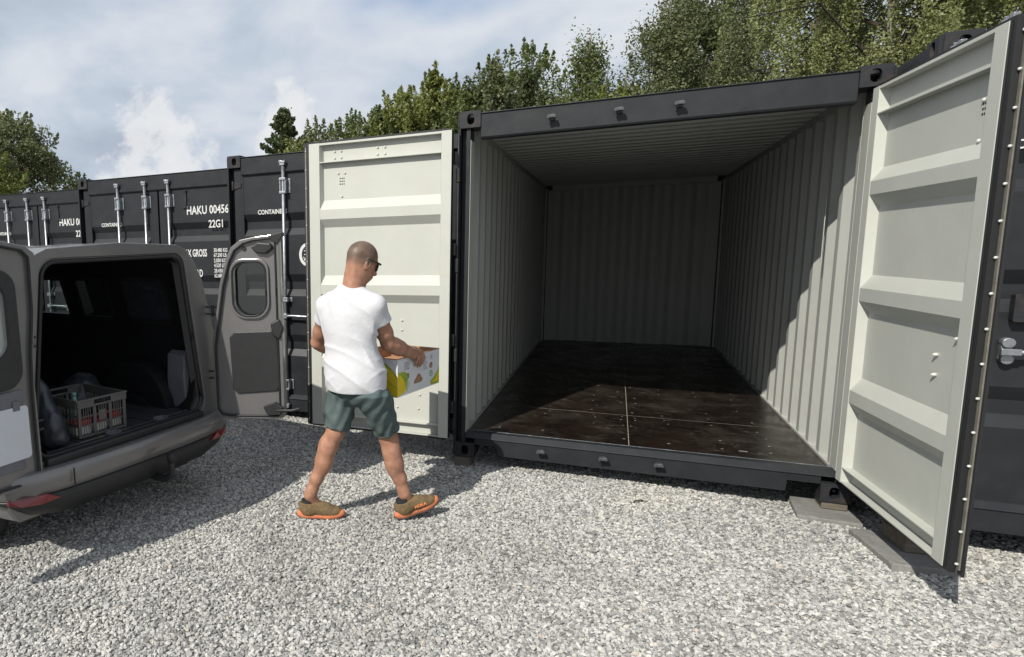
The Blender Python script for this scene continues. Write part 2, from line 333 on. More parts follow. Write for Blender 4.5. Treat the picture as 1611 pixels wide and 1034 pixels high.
def rrect(x0, x1, z0, z1, r, n=6, rs=None):
    """rounded rectangle loop, 4*(n+1) points"""
    rs = rs or (r, r, r, r); out = []
    for (cx, cz, a0, rr) in ((x1-rs[0], z1-rs[0], 0, rs[0]), (x0+rs[1], z1-rs[1], 90, rs[1]), (x0+rs[2], z0+rs[2], 180, rs[2]), (x1-rs[3], z0+rs[3], 270, rs[3])):
        for k in range(n+1):
            t = R(a0+90*k/n); out.append((cx+rr*math.cos(t), cz+rr*math.sin(t)))
    return out

# ------------------------------------------------------------------ ground
GZ = -0.08
def ghz(x, y):
    return GZ+0.022*noise.noise(Vector((x*0.55, y*0.55, 3.1)))+0.012*noise.noise(Vector((x*2.1, y*2.1, 7.7)))
def ground():
    me = D.meshes.new('ground')
    xs = list(np.linspace(-9, 6, 151)); ys = list(np.linspace(-7, 3, 101))
    xs = [-1500, -300, -80, -30, -14]+xs+[9, 16, 30, 80, 300, 1500]; ys = [-1500, -300, -80, -20, -9]+ys+[6, 10, 20, 60, 200, 1500]
    vs = [(x, y, ghz(x, y) if abs(x) < 12 and abs(y) < 9 else GZ) for y in ys for x in xs]; nx = len(xs)
    fs = [(j*nx+i, j*nx+i+1, (j+1)*nx+i+1, (j+1)*nx+i) for j in range(len(ys)-1) for i in range(nx-1)]
    me.from_pydata(vs, [], fs); me.polygons.foreach_set('use_smooth', [True]*len(fs)); me.update()
    return tag(link('ground', me, 'ground'), kind='structure')
ground()
# loose stones: geometry nodes scatter of five stone shapes on a patch just under the ground sheet's top
def gravel():
    me = D.meshes.new('gravel')
    xs = np.linspace(-7.5, 5.5, 105); ys = np.linspace(-5.6, 2.6, 67)
    vs = [(x, y, ghz(x, y)+0.001) for y in ys for x in xs]; nx = len(xs)
    fs = [(j*nx+i, j*nx+i+1, (j+1)*nx+i+1, (j+1)*nx+i) for j in range(len(ys)-1) for i in range(nx-1)]
    me.from_pydata(vs, [], fs); me.update()
    o = link('gravel', me, 'stone'); tag(o, kind='stuff'); tag(o, 'loose pale grey crushed gravel covering the whole yard', 'gravel')
    g = D.node_groups.new('gravel_scatter', 'GeometryNodeTree')
    g.interface.new_socket('Geometry', in_out='INPUT', socket_type='NodeSocketGeometry'); g.interface.new_socket('Geometry', in_out='OUTPUT', socket_type='NodeSocketGeometry')
    gi = N(g, 'NodeGroupInput'); go = N(g, 'NodeGroupOutput')
    dist = N(g, 'GeometryNodeDistributePointsOnFaces', distribute_method='RANDOM'); dist.inputs['Density'].default_value = 6400; dist.inputs['Seed'].default_value = 4
    L(g, gi.outputs[0], dist.inputs['Mesh'])
    join = N(g, 'GeometryNodeGeometryToInstance')
    for k in range(6):
        ico = N(g, 'GeometryNodeMeshIcoSphere'); ico.inputs['Radius'].default_value = 0.0099; ico.inputs['Subdivisions'].default_value = 2
        pos = N(g, 'GeometryNodeInputPosition'); nz = N(g, 'ShaderNodeTexNoise', noise_dimensions='4D'); nz.inputs['Scale'].default_value = 95; nz.inputs['W'].default_value = k*3.7; nz.inputs['Detail'].default_value = 1.0
        L(g, pos.outputs[0], nz.inputs['Vector'])
        sub = N(g, 'ShaderNodeVectorMath', operation='SUBTRACT'); L(g, nz.outputs['Color'], sub.inputs[0]); sub.inputs[1].default_value = (0.5, 0.5, 0.5)
        sc = N(g, 'ShaderNodeVectorMath', operation='SCALE'); L(g, sub.outputs[0], sc.inputs[0]); sc.inputs['Scale'].default_value = 0.022
        sp = N(g, 'GeometryNodeSetPosition'); L(g, ico.outputs['Mesh'], sp.inputs['Geometry']); L(g, sc.outputs[0], sp.inputs['Offset'])
        tr = N(g, 'GeometryNodeTransform'); L(g, sp.outputs[0], tr.inputs['Geometry']); tr.inputs['Scale'].default_value = (1.0, 0.62+0.07*k, 0.5+0.05*(k % 3))
        ss = N(g, 'GeometryNodeSetShadeSmooth'); ss.inputs['Shade Smooth'].default_value = False; L(g, tr.outputs[0], ss.inputs[0])
        sm = N(g, 'GeometryNodeSetMaterial'); sm.inputs['Material'].default_value = MAT['stone']; L(g, ss.outputs[0], sm.inputs['Geometry'])
        L(g, sm.outputs[0], join.inputs[0])
    iop = N(g, 'GeometryNodeInstanceOnPoints'); L(g, dist.outputs['Points'], iop.inputs['Points']); L(g, join.outputs[0], iop.inputs['Instance'])
    iop.inputs['Pick Instance'].default_value = True
    rr = N(g, 'FunctionNodeRandomValue', data_type='FLOAT_VECTOR'); rr.inputs['Min'].default_value = (-0.6, -0.6, 0); rr.inputs['Max'].default_value = (0.6, 0.6, 6.28)
    L(g, rr.outputs[0], iop.inputs['Rotation'])
    rs = N(g, 'FunctionNodeRandomValue', data_type='FLOAT'); rs.inputs[2].default_value = 0.0; rs.inputs[3].default_value = 1.0; rs.inputs['Seed'].default_value = 9
    pw = N(g, 'ShaderNodeMath', operation='POWER'); L(g, rs.outputs[1], pw.inputs[0]); pw.inputs[1].default_value = 1.8
    mm = N(g, 'ShaderNodeMath', operation='MULTIPLY_ADD'); L(g, pw.outputs[0], mm.inputs[0]); mm.inputs[1].default_value = 0.85; mm.inputs[2].default_value = 0.62
    L(g, mm.outputs[0], iop.inputs['Scale'])
    # stones lie at slightly different heights
    rz = N(g, 'FunctionNodeRandomValue', data_type='FLOAT_VECTOR'); rz.inputs['Min'].default_value = (0, 0, -0.003); rz.inputs['Max'].default_value = (0, 0, 0.007); rz.inputs['Seed'].default_value = 3
    tl = N(g, 'GeometryNodeTranslateInstances'); L(g, iop.outputs[0], tl.inputs['Instances']); L(g, rz.outputs[0], tl.inputs['Translation']); tl.inputs['Local Space'].default_value = False
    st = N(g, 'GeometryNodeStoreNamedAttribute', data_type='FLOAT', domain='INSTANCE'); st.inputs['Name'].default_value = 'tone'
    rt = N(g, 'FunctionNodeRandomValue', data_type='FLOAT'); rt.inputs['Seed'].default_value = 21; L(g, rt.outputs[1], st.inputs['Value'])
    L(g, tl.outputs[0], st.inputs['Geometry'])
    L(g, st.outputs[0], go.inputs[0])
    md = o.modifiers.new('scatter', 'NODES'); md.node_group = g
gravel()

# ------------------------------------------------------------------ containers
CW, CH, CL = 2.438, 2.591, 6.058
def casting_mesh(sx, name='corner_casting'):
    """corner casting with real apertures; sx=+1 left casting (outer side at x=0), -1 right"""
    bm = bmesh.new(); bmesh.ops.create_cube(bm, size=1)
    for v in bm.verts: v.co = Vector(((v.co.x+.5)*.162, (v.co.y+.5)*.178, (v.co.z+.5)*.118))
    ed = [e for e in bm.edges if all(v.co.x < 0.001 for v in e.verts)]
    bmesh.ops.bevel(bm, geom=ed, offset=0.014, segments=3, affect='EDGES')
    me = D.meshes.new('c'); bm.to_mesh(me); bm.free(); o = D.objects.new('c', me); COL.objects.link(o)
    def cut(prof, axis, a0, a1):
        c = D.objects.new('k', MB().prism(prof, axis, a0, a1).mesh('k')); COL.objects.link(c)
        m = o.modifiers.new('b', 'BOOLEAN'); m.operation = 'DIFFERENCE'; m.object = c; m.solver = 'EXACT'; return c
    def oval(cx, cz, w, h): return [(cx+w/2*math.copysign(abs(math.cos(t))**0.75, math.cos(t)), cz+h/2*math.copysign(abs(math.sin(t))**0.75, math.sin(t))) for t in [2*math.pi*k/20 for k in range(20)]]
    cs = [cut(oval(.092, .060, .052, .074), 'y', -.05, .13), cut(oval(.089, .060, .056, .074), 'x', -.05, .11), cut(oval(.080, .089, .060, .110), 'z', .03, .2)]
    dg = bpy.context.evaluated_depsgraph_get(); m2 = D.meshes.new_from_object(o.evaluated_get(dg)); m2.name = name
    for c in cs+[o]: D.objects.remove(c)
    if sx < 0:
        for v in m2.vertices: v.co.x = .162-v.co.x
        m2.flip_normals()
    m2.materials.clear(); m2.materials.append(MAT['anth_d']); return m2
CASTL, CASTR = casting_mesh(1), casting_mesh(-1)
def corr(n_pitch, pitch, depth, start, a=.072, b=.068, c=.070):
    """trapezoid corrugation polyline [(s, d)] d in 0..depth"""
    pts = [(start-.05, 0)]
    s = start
    for _ in range(n_pitch):
        pts += [(s, 0), (s+b, depth), (s+b+c, depth), (s+b+c+b, 0)]; s += pitch
    return pts
# door leaf section, (z, depth) of sheet: depth 0 = outer plane, positive = pressed towards the inside
ZB, ZT = 0.165, 2.455
def leaf_section():
    zs = [(ZB+.0, .012), (.262, .012)]
    zs = [(.20, .0)]
    for zt in (.81, 1.41, 2.01):
        zs += [(zt-.215, 0), (zt-.15, .050), (zt-.075, .050), (zt-.0, 0)]
    zs += [(2.43, 0)]
    return zs
LW = 1.15
T_IN, T_OUT = .030, -.022           # local y of inner frame plane and outer sheet plane of a leaf
def leaf(parent, s, hinge, rot, cont, label=None, rods=(), opened=False, text=None, handle=None, misc=True, LW=LW):
    """one door leaf; local x = s*u from hinge, local -y is outside"""
    def X(u0, u1): return (min(s*u0, s*u1), max(s*u0, s*u1))
    yo, yi = T_OUT, .012
    sec = leaf_section(); u0, u1 = .116, LW-.124
    # outer skin with pressed ribs (open ends closed by trapezoid cheeks)
    mb = MB(); n = len(sec)
    x0, x1 = X(u0, u1)
    vs = [(x0, yo+d*.8, z) for z, d in sec]+[(x1, yo+d*.8, z) for z, d in sec]
    vs0 = [(x0+.000, yo, z) for z, d in sec]
    mb.add(vs, [(i, i+1, n+i+1, n+i) for i in range(n-1)])
    for zt in (.81, 1.41, 2.01):
        for xx in (x0, x1):
            mb.add([(xx, yo, zt), (xx, yo+.04, zt-.075), (xx, yo+.04, zt-.15), (xx, yo, zt-.215)], [(0, 1, 2, 3)])
    door = mb.build('door', 'anth', parent); door.location = hinge; door.rotation_euler = (0, 0, rot)
    if label: door['label'] = label
    # frame of the leaf: hinge stile, free stile, top and bottom channel (dark outside)
    fr = MB()
    for a, b in ((.012, .085), (LW-.085, LW)):
        xa, xb = X(a, b); fr.box(xa, xb, yo-.003, T_IN-.004, ZB, ZT)
    for a, b in ((.085, .116), (LW-.124, LW-.085)):
        xa, xb = X(a, b); fr.box(xa, xb, yo-.003, T_IN-.0515, ZB+.001, ZT-.001)
    xa, xb = X(.116, LW-.124)
    fr.box(xa, xb, yo-.003, T_IN-.052, ZB, .20); fr.box(xa, xb, yo-.003, T_IN-.052, 2.43, ZT)
    fr.build('door_frame', 'anth', door, bevel=.003)
    # horizontal weld seam ledges outside
    # inner skin, pale paint: panel recessed .045 behind the stile plane, ribs come up to it
    pn = MB(); base = T_IN-.048
    def din(d): return base+d*.92
    sec_i = [(ZB+.004, 0), (.262, 0)]+[p for p in sec if .5 < p[0] < 2.1]+[(2.43+.02, 0)]
    sec_i = [(z, d) for z, d in sec_i]; n = len(sec_i)
    xa, xb = X(.0885, LW-.0905)
    mb = MB(); mb.add([(xa, din(d), z) for z, d in sec_i]+[(xb, din(d), z) for z, d in sec_i], [(i, i+1, n+i+1, n+i) for i in range(n-1)])
    if opened:
        mb.build('inner_panel', 'white', door)
        st = MB()
        for a, b, c in ((.014, .088, .102), (LW, LW-.090, LW-.110)):      # stile face plus sloping cheek down to the panel
            pa = [(s*a, T_IN-.004+.001), (s*a, T_IN), (s*b, T_IN), (s*c, base-.001)]
            st = MB(); st.prism(pa, 'z', ZB+.002, ZT-.002); st.build('stile_face', 'white', door, bevel=.002)
        for z0, z1 in ((2.300, 2.308), (2.436, 2.452), (.256, .264), (ZB+.004, ZB+.012)):
            MB().box(xa, xb, base-.001, T_IN-.001, z0, z1).build('door_channel', 'white', door, bevel=.001)
    # rubber gasket: lip along the free edge, top and bottom, with bolted retainer strip
    gk = MB()
    xa, xb = X(LW+.001, LW+.030); gk.box(xa, xb, -.004, .020, ZB-.01, ZT+.012)
    xa, xb = X(LW+.030, LW+.062); gk.box(xa, xb, -.020, -.010, ZB-.014, ZT+.014)
    xa, xb = X(.03, LW+.001)
    gk.box(xa, xb, -.004, .018, ZT+.001, ZT+.014); gk.box(xa, xb, -.006, .018, ZB-.014, ZB-.001)
    gk.build('gasket', 'rubber', door)
    if opened:
        rt = MB(); xa, xb = X(LW+.031, LW+.050); rt.box(xa, xb, -.0095, -.004, ZB+.01, ZT-.02); rt.build('gasket_retainer', 'strip', door)
        bl = MB()
        for k in range(16):
            z = .20+k*.147; xx = s*(LW+.040); bl.tube([(xx, -.004, z), (xx, .004, z), (xx, .007, z)], [.0065, .006, .002], 8)
        b = bl.build('gasket_bolts', 'bolt', door); b['kind'] = 'stuff'
        # coach bolts and screws on the pale inner face
        for (u, z) in ((.53, 2.385), (.59, 2.385), (.53, 2.335), (.59, 2.335), (.89, 2.385), (.945, 2.385), (.89, 2.335), (.945, 2.335), (.86, 2.215), (.915, 2.215), (.886, 2.035), (.53, 1.145), (.39, 1.06), (.39, .985), (.245, .48), (.425, .367), (.255, .367)) if s > 0 else ((1.0, 2.31), (.99, 2.19), (1.02, 2.19), (.985, 2.02), (1.02, 1.16), (.86, 1.065), (.865, .97), (.99, .235)):
            c = MB(); h = .020 if (s < 0 and z < 1.3) else .010
            c.tube([(0, base, 0), (0, base+h*.5, 0), (0, base+h*.8, 0), (0, base+h, 0)], [.010, .009, .006, .002], 9)
            c.build('bolt', 'bolt', door, loc=(s*u, 0, z))
        vt = MB()                                                       # nine small ventilation holes
        for i in range(3):
            for j in range(3):
                xx = s*(.868+.016*i if s > 0 else .985+.016*i); zz = 2.175-.022*j
                vt.tube([(xx, base-.002, zz), (xx, base+.0012, zz)], .0056, 8)
        b = vt.build('vent_holes', 'rubber', door)
    # hinges on the outer edge
    for z in (.34, .88, 1.62, 2.30) if not opened else (.40, .92, 1.60, 2.26):
        h = MB(); xa, xb = X(-.016, .090)
        h.prism([(s*.0, z-.035), (s*.095, z-.022), (s*.095, z+.022), (s*.0, z+.035)], 'y', yo-.012, yo-.003)
        h.tube([(0, yo-.012, z-.045), (0, yo-.012, z+.045)], .013, 10)
        h.build('hinge', 'anth_d', door, bevel=.002)
    # locking rods
    for u, ztop, zbot in rods:
        rod = MB(); yy = yo-.040
        rod.tube([(s*u, yy, zbot+.02), (s*u, yy, ztop-.02)], .0165, 12)
        rb = rod.build('locking_rod', 'galv', door)
        for (z0, z1, tp) in ((ztop-.045, ztop, 1), (zbot, zbot+.045, -1)):
            c = MB(); c.box(s*u-.026, s*u+.026, yy-.024, yy+.012, z0, z0+.022); c.prism([(s*u-.030, z0+.022), (s*u+.030, z0+.022), (s*u+.036, z0+.050), (s*u+.012, z0+.040), (s*u-.014, z0+.048), (s*u-.034, z0+.046)], 'y', yy-.028, yy-.004)
            c.build('rod_cam', 'galv', door, bevel=.003)
        for zc, hh in ((ztop-.235, .075), (1.16, .022), (zbot+.235, .055)):
            c = MB(); c.box(s*u-.034, s*u-.022, yy-.016, yo-.003, zc-hh, zc+hh); c.box(s*u+.022, s*u+.034, yy-.016, yo-.003, zc-hh, zc+hh)
            c.box(s*u-.034, s*u+.034, yy-.024, yy-.017, zc-hh, zc-hh+.022); c.box(s*u-.034, s*u+.034, yy-.024, yy-.017, zc+hh-.022, zc+hh)
            c.box(s*u+.036, s*u+.062, yo-.009, yo-.003, zc-hh*.9, zc+hh*.9)
            c.build('rod_bracket', 'galv', door, bevel=.002)
    if handle:
        u, uh, z = handle                       # rod u, retainer hub u, height
        c = MB(); yy = yo-.066; c.tube([(s*u, yy, z), (s*(u+(uh-u)*.3), yy, z+.004), (s*uh, yy-.004, z-.002)], [.013, .012, .014], 8)
        c.box(s*u-.03, s*u+.03, yo-.078, yo-.024, z-.022, z+.022)
        c.box(s*uh-.045, s*uh+.03, yy-.02, yy+.0, z-.016, z+.016)
        c.build('door_handle', 'galv', door, bevel=.003)
        c = MB()
        for dz in (-.042, .042): c.tube([(s*uh-.005, yo-.003, z+dz), (s*uh-.005, yo-.045, z+dz)], .026, 12)
        c.box(s*uh-.028, s*uh+.018, yo-.030, yo-.003, z-.045, z+.045)
        c.build('handle_retainer', 'galv', door, bevel=.003)
    return door
def keeper(parent, x, y, z):
    c = MB(); c.prism([(-.030, .000), (-.024, .016), (.022, .018), (.032, .004), (.026, -.008), (.010, -.004), (-.012, -.006), (-.022, -.012)], 'y', -.052, -.024)
    c.prism([(-.018, -.016), (.018, -.016), (.014, .014), (-.014, .014)], 'y', -.026, .002)
    c.build('rod_keeper', 'keeper', parent, bevel=.003, loc=(x, y, z))
RODS = (.64, 1.05, 1.39)
def container(loc, label, opened=False, text=None, rz=0.0, group='anthracite shipping containers in the row', emblem=False, lever=None, lockbox=False):
    c = empty('shipping_container', loc, rz, label, 'container', group)
    # castings
    for (me, x) in ((CASTL, 0), (CASTR, CW-.162)):
        for z in (0, CH-.118):
            link('corner_casting', me, None, c, loc=(x, 0, z), bevel=.004)
            r = link('corner_casting', me, None, c, loc=(x, CL, z)); r.scale = (1, -1, 1)
    # door header and sill
    hd = MB(); hd.prism([(.012, 2.476), (.012, 2.405), (.020, 2.392), (.09, 2.392), (.09, 2.572), (.002, 2.572), (.002, 2.566), (.012, 2.562)], 'x', .162, CW-.162)
    hd.build('header_beam', 'anth', c, bevel=.003)
    pr = [(.162, .108), (.330, .108), (.335, .036), (CW-.335, .036), (CW-.330, .108), (CW-.162, .108), (CW-.162, .158), (.162, .158)]
    sl = MB(); sl.prism(pr, 'y', .010, .100); sl.prism([(.001, .159), (.160, .159), (.160, .180), (.036, .196), (.001, .163)], 'x', .092, CW-.092)
    sl.build('sill_beam', 'anth', c, bevel=.003)
    # bottom side rails, top side rails, rear frame
    ra = MB()
    for x in (0.004, CW-.054):
        ra.box(x, x+.05, .178, CL-.178, .03, .158); ra.box(x, x+.05, .178, CL-.178, CH-.09, CH-.03)
    ra.box(.162, CW-.162, CL-.09, CL-.012, .03, .158); ra.box(.162, CW-.162, CL-.09, CL-.012, CH-.10, CH-.02)
    for k in range(14): ra.box(.06, CW-.06, .35+k*.42, .39+k*.42, .034, .125)
    ra.build('base_frame', 'anth', c)
    # corner posts
    for sgn, x0 in ((1, 0), (-1, CW)):
        p = MB()
        def bx(a, b, y0, y1): p.box(min(x0+sgn*a, x0+sgn*b), max(x0+sgn*a, x0+sgn*b), y0, y1, .118, CH-.118)
        bx(.004, .022, .004, .150); bx(.022, .060, .075, .150); bx(.060, .090, .060 if not opened else .020, .150)
        p.build('corner_post', 'anth', c, bevel=.002)
        p = MB(); p.box(min(x0, x0+sgn*.10), max(x0, x0+sgn*.10), CL-.15, CL-.01, .118, CH-.118); p.build('corner_post', 'anth', c)
    # corrugated side walls, rear wall, roof
    side = corr(20, .278, .036, .30)
    side = [(.15, 0)]+side+[(CL-.15, 0)]
    for sgn, x0 in ((1, .030), (-1, CW-.030)):
        for off, nm, mt in (((0.0), 'side_wall', 'anth'),)+((((.003), 'inner_wall', 'white_in'),) if opened else ()):
            vs = [(x0+sgn*(off+.036-d), y, z) for (y, d) in side for z in (.158 if off == 0 else .160, CH-.09)]
            n = len(side); w = MB().add(vs, [(2*i, 2*i+1, 2*i+3, 2*i+2) for i in range(n-1)]); w.build(nm, mt, c)
    rear = corr(8, .266, .036, .13, .066, .066, .067); rear = [(.08, 0)]+rear+[(CW-.08, 0)]
    for off, nm, mt in ((0.0, 'rear_wall', 'anth'),)+(((-.003, 'inner_rear_wall', 'white_in'),) if opened else ()):
        vs = [(x, CL-.045+off+d*.9-.036, z) for (x, d) in rear for z in (.158, CH-.10)]; n = len(rear)
        MB().add(vs, [(2*i, 2*i+1, 2*i+3, 2*i+2) for i in range(n-1)]).build(nm, mt, c)
    roof = [(.09, 0)]+corr(27, .209, .020, .25, .091, .0139, .0903)+[(CL-.09, 0)]
    for off, nm, mt in ((0.0, 'roof', 'anth'),)+(((-.004, 'inner_ceiling', 'white_in'),) if opened else ()):
        vs = [(x, y, 2.560+off-d) for (y, d) in roof for x in (.03, CW-.03)]; n = len(roof)
        MB().add(vs, [(2*i, 2*i+1, 2*i+3, 2*i+2) for i in range(n-1)]).build(nm, mt, c)
    if opened:
        e = MB(); e.box(.030, .092, CL-.19, CL-.150, .160, 2.50); e.build('corner_lining', 'white_in', c)
        e = MB(); e.box(CW-.092, CW-.030, CL-.19, CL-.150, .160, 2.50); e.build('corner_lining', 'white_in', c)
        e = MB(); e.box(.060, CW-.060, CL-.17, CL-.105, 2.470, 2.552); e.build('corner_lining', 'white_in', c)
        t = MB()
        for sgn, x0 in ((1, .066), (-1, CW-.066)):          # pale liner strips along floor, roof and behind the posts
            a, b = sorted((x0, x0+sgn*-.030)); 
            t.box(min(x0-sgn*.032, x0+sgn*.010), max(x0-sgn*.032, x0+sgn*.010), .152, CL-.06, .1585, .176)
            t.box(min(x0-sgn*.034, x0+sgn*.004), max(x0-sgn*.034, x0+sgn*.004), .152, CL-.06, 2.49, 2.535)
        t.build('wall_trim', 'white_in', c)
        for sgn, x0 in ((1, 0), (-1, CW)):
            p = MB()
            def bx(a, b, y0, y1, z0=.197, z1=2.39): p.box(min(x0+sgn*a, x0+sgn*b), max(x0+sgn*a, x0+sgn*b), y0, y1, z0, z1)
            bx(.091, .094, .022, .146); bx(.060, .094, .151, .156); bx(.058, .078, .158, .200)
            p.build('post_lining', 'white', c, bevel=.001)
        g = MB()                                            # small triangular gussets at the foot of the walls
        for k in range(20):
            y = .30+.278*k+.034
            for sgn, x0 in ((1, .034), (-1, CW-.034)):
                g.add([(x0+sgn*.036, y-.045, .177), (x0+sgn*.036, y+.03, .177), (x0+sgn*.004, y+.04, .177), (x0+sgn*.036, y-.045, .171), (x0+sgn*.036, y+.03, .171), (x0+sgn*.004, y+.04, .171)], [(0, 1, 2), (3, 5, 4), (0, 3, 4, 1), (1, 4, 5, 2), (2, 5, 3, 0)])
        g.build('gussets', 'white', c)['kind'] = 'stuff'
        # floor of plywood panels over a sealant-filled joint
        b = MB().box(.04, CW-.04, .10, CL-.10, .130, .1585); b.build('floor_joint', 'ply_seam', c)
        xs = ((.045, 1.2165), (1.2215, CW-.045)); ys = ((.102, 1.196), (1.205, 3.60), (3.606, CL-.102))
        for i, (xa, xb) in enumerate(xs):
            for j, (ya, yb) in enumerate(ys):
                MB().box(xa, xb, ya, yb, .1550, .1600).build('floor_panel', 'ply', c, bevel=.0008)
        MB().box(.092, CW-.092, .036, .1005, .150, .1985).build('threshold_plate', 'anth', c, bevel=.002)
        MB().box(.096, CW-.096, .096, .1045, .1612, .2005).build('threshold_edge', 'gal_edge', c, bevel=.001)
        sc = MB()
        rs = random.Random(3)
        for yy in (.22, .42, .62, .82, 1.02, 1.12, 1.3, 1.5, 1.7, 1.95, 2.2, 2.45):
            for xx in (.3, .6, .95, 1.17, 1.27, 1.5, 1.8, 2.1):
                if rs.random() < .62:
                    x_, y_ = xx+rs.uniform(-.03, .03), yy+rs.uniform(-.02, .02); r_ = rs.uniform(.006, .010)
                    sc.add([(x_+r_*math.cos(a)*1.2, y_+r_*math.sin(a), .1612) for a in [k*math.pi/3 for k in range(6)]], [(0, 1, 2, 3, 4, 5)])
        o = sc.build('floor_screws', 'screw', c); o['kind'] = 'stuff'
        MB().box(1.905, 1.955, .40, .412, .1603, .1615).build('staple', 'screw', c)
        for x in RODS:
            keeper(c, x, .0, 2.482); keeper(c, x+.005, .0, .118)
        MB().box(2.330, 2.333, .70, .715, 1.45, 1.90).build('label_strip', 'bolt', c)
        hp = MB()                                           # hinge pins on the left post
        for z in (.26, .80, 1.48, 2.14): hp.box(.000, .026, -.034, -.002, z-.05, z+.05)
        hp.tube([(.013, -.018, .16), (.013, -.018, 2.44)], .008, 8)
        hp.build('hinge_pin', 'anth_d', c, bevel=.004)
        leaf(c, 1, (-.004, -.076, 0), math.pi, c, 'left door swung flat open, pale inside face', (), True)
        leaf(c, -1, (CW-.078, -.020, 0), R(94.5), c, 'right door standing open at a right angle, pale inside face', ((LW-.17, 2.53, .12), (.6, 2.53, .12)), True, LW=1.20)
    else:
        rl = [(RODS[0]-.055, 2.50, .07), (RODS[1]-.055, 2.50, .07)]
        dl = leaf(c, 1, (.057, .060, 0), 0.0, c, None, rl, handle=lever or (RODS[0]-.055, .88, 1.0))
        rr = [(CW-.055-RODS[2], 2.50, .07)]
        dr = leaf(c, -1, (CW-.057, .060, 0), 0.0, c, None, rr, handle=(CW-.055-RODS[2], CW-.055-1.72, 1.0))
        yo = T_OUT-.0015
        for d, xx in ((dl, 1.0), (dr, -.78)):
            v = MB(); v.box(-.020, .020, yo-.012, yo, -.085, .085); v.box(-.028, .028, yo-.018, yo, .085, .100); v.box(-.028, .028, yo-.018, yo, -.100, -.085)
            v.build('vent_cover', 'anth_d', d, bevel=.003, loc=(xx, 0, 2.27))
        text_obj('CONTAINERS', .062, 'letter', dl, (.275, yo, 2.005), sx=.86, bold=.02)
        text_obj(text, .128, 'letter', dr, (-.77, yo, 2.10), sx=.80, bold=.018)
        text_obj('22G1', .118, 'letter', dr, (-.475, yo, 1.945), sx=.78, bold=.018)
        rows = [('MAX GROSS', '30.480 KG', '67.200 LB', 1.66), ('TARE', '2.050 KG', '4.520 LB', 1.545), ('PAYLOAD', '28.430 KG', '62.680 LB', 1.43), ('CU.CAP.', '33.2 M3', '1170 FT', 1.28)]
        for a, b1, b2, z in rows:
            yy = yo
            if z < 1.35: yy = yo+.048; 
            text_obj(a, .115, 'letter', dr, (-.865, yy, z-.035), sx=.56, bold=.024)
            text_obj(b1, .058, 'letter', dr, (-.42, yy, z+.012), sx=.72, bold=.018)
            text_obj(b2, .058, 'letter', dr, (-.42, yy, z-.043), sx=.72, bold=.018)
        if emblem:
            e = MB(); n = 28; e.ring([(.088*math.cos(2*math.pi*k/n), .112*math.sin(2*math.pi*k/n)) for k in range(n)], [(.060*math.cos(2*math.pi*k/n), .082*math.sin(2*math.pi*k/n)) for k in range(n)], -.001, .0)
            e.build('emblem_ring', 'letter', dl, loc=(.815, yo, 1.60))
            e = MB()
            for (a0, b0, a1, b1, w) in ((-.03, -.06, .02, .055, .009), (.03, -.055, -.02, .06, .009), (-.035, .0, .035, .012, .008), (-.035, .035, .0, .04, .008), (.0, -.03, .04, -.02, .008), (.03, .03, .04, .0, .007), (-.04, -.02, -.03, -.05, .007)):
                dx, dz = a1-a0, b1-b0; ll = math.hypot(dx, dz); px_, pz_ = -dz/ll*w/2, dx/ll*w/2
                e.prism([(a0+px_, b0+pz_), (a0-px_, b0-pz_), (a1-px_, b1-pz_), (a1+px_, b1+pz_)], 'y', -.0012, -.0002)
            e.build('emblem_figure', 'letter', dl, loc=(.815, yo, 1.60))
        if lockbox:
            v = MB(); v.ring(rrect(-.075, .075, -.07, .07, .008, 2), rrect(-.035, .012, -.04, .025, .003, 2), -.06, -.02)
            v.box(-.07, .07, -.024, -.002, -.066, .066)
            v.build('lock_box', 'anth_d', dl, bevel=.003, loc=(.40, T_OUT, 1.22))
    return c
C0 = container((0, 0, 0), 'open shipping container with pale corrugated inside and dark plywood floor', True)
C1 = container((-2.475, .76, -.02), 'dark grey closed container directly behind the man and the open pale door', text='HAKU 004571', emblem=True)
C2 = container((-4.935, 1.20, -.045), 'dark grey closed container behind the van showing HAKU 004569 and MAX GROSS lettering', text='HAKU 004569')
C3 = container((-7.40, 1.66, -.07), 'farthest dark grey closed container at the left end of the row', text='HAKU 004583')
C4 = container((2.480, -.40, .035), 'dark closed container partly hidden behind the open right-hand pale door', text='HAKU 004590', lever=(RODS[0]-.055, .335, 1.0), lockbox=True)

# blocks and slabs the castings stand on
def block(name, x0, x1, y0, y1, z0, z1, mat, label, cat, rz=0.0):
    cx, cy = (x0+x1)/2, (y0+y1)/2
    b = MB().box(x0-cx, x1-cx, y0-cy, y1-cy, z0, z1); o = b.build(name, mat, bevel=.006); o.location = (cx, cy, 0); o.rotation_euler = (0, 0, rz)
    return tag(o, label, cat)
block('spacer_block', .012, .135, .005, .19, -.115, -.001, 'timber', 'small block under the left front corner of the open container', 'block')
block('spacer_block', 2.29, 2.42, .012, .17, -.049, -.001, 'timber', 'dark block between the slab and the right front corner of the open container', 'block')
block('paving_slab', 2.15, 2.46, -.17, .24, -.115, -.052, 'concrete', 'thin grey slab under the right front corner of the open container', 'slab', R(-4))
block('paving_slab', 2.38, 2.68, -.72, -.26, -.125, -.046, 'concrete', 'grey slab under the open right door, nearest the camera', 'slab', R(8))
block('spacer_block', 2.50, 2.64, -.55, -.30, -.044, .034, 'timber', 'dark timber block on the slab under the open right door', 'block', R(6))
block('spacer_block', -2.46, -2.32, .77, .93, -.12, -.021, 'timber', 'block under the left front corner of the container behind the man', 'block')

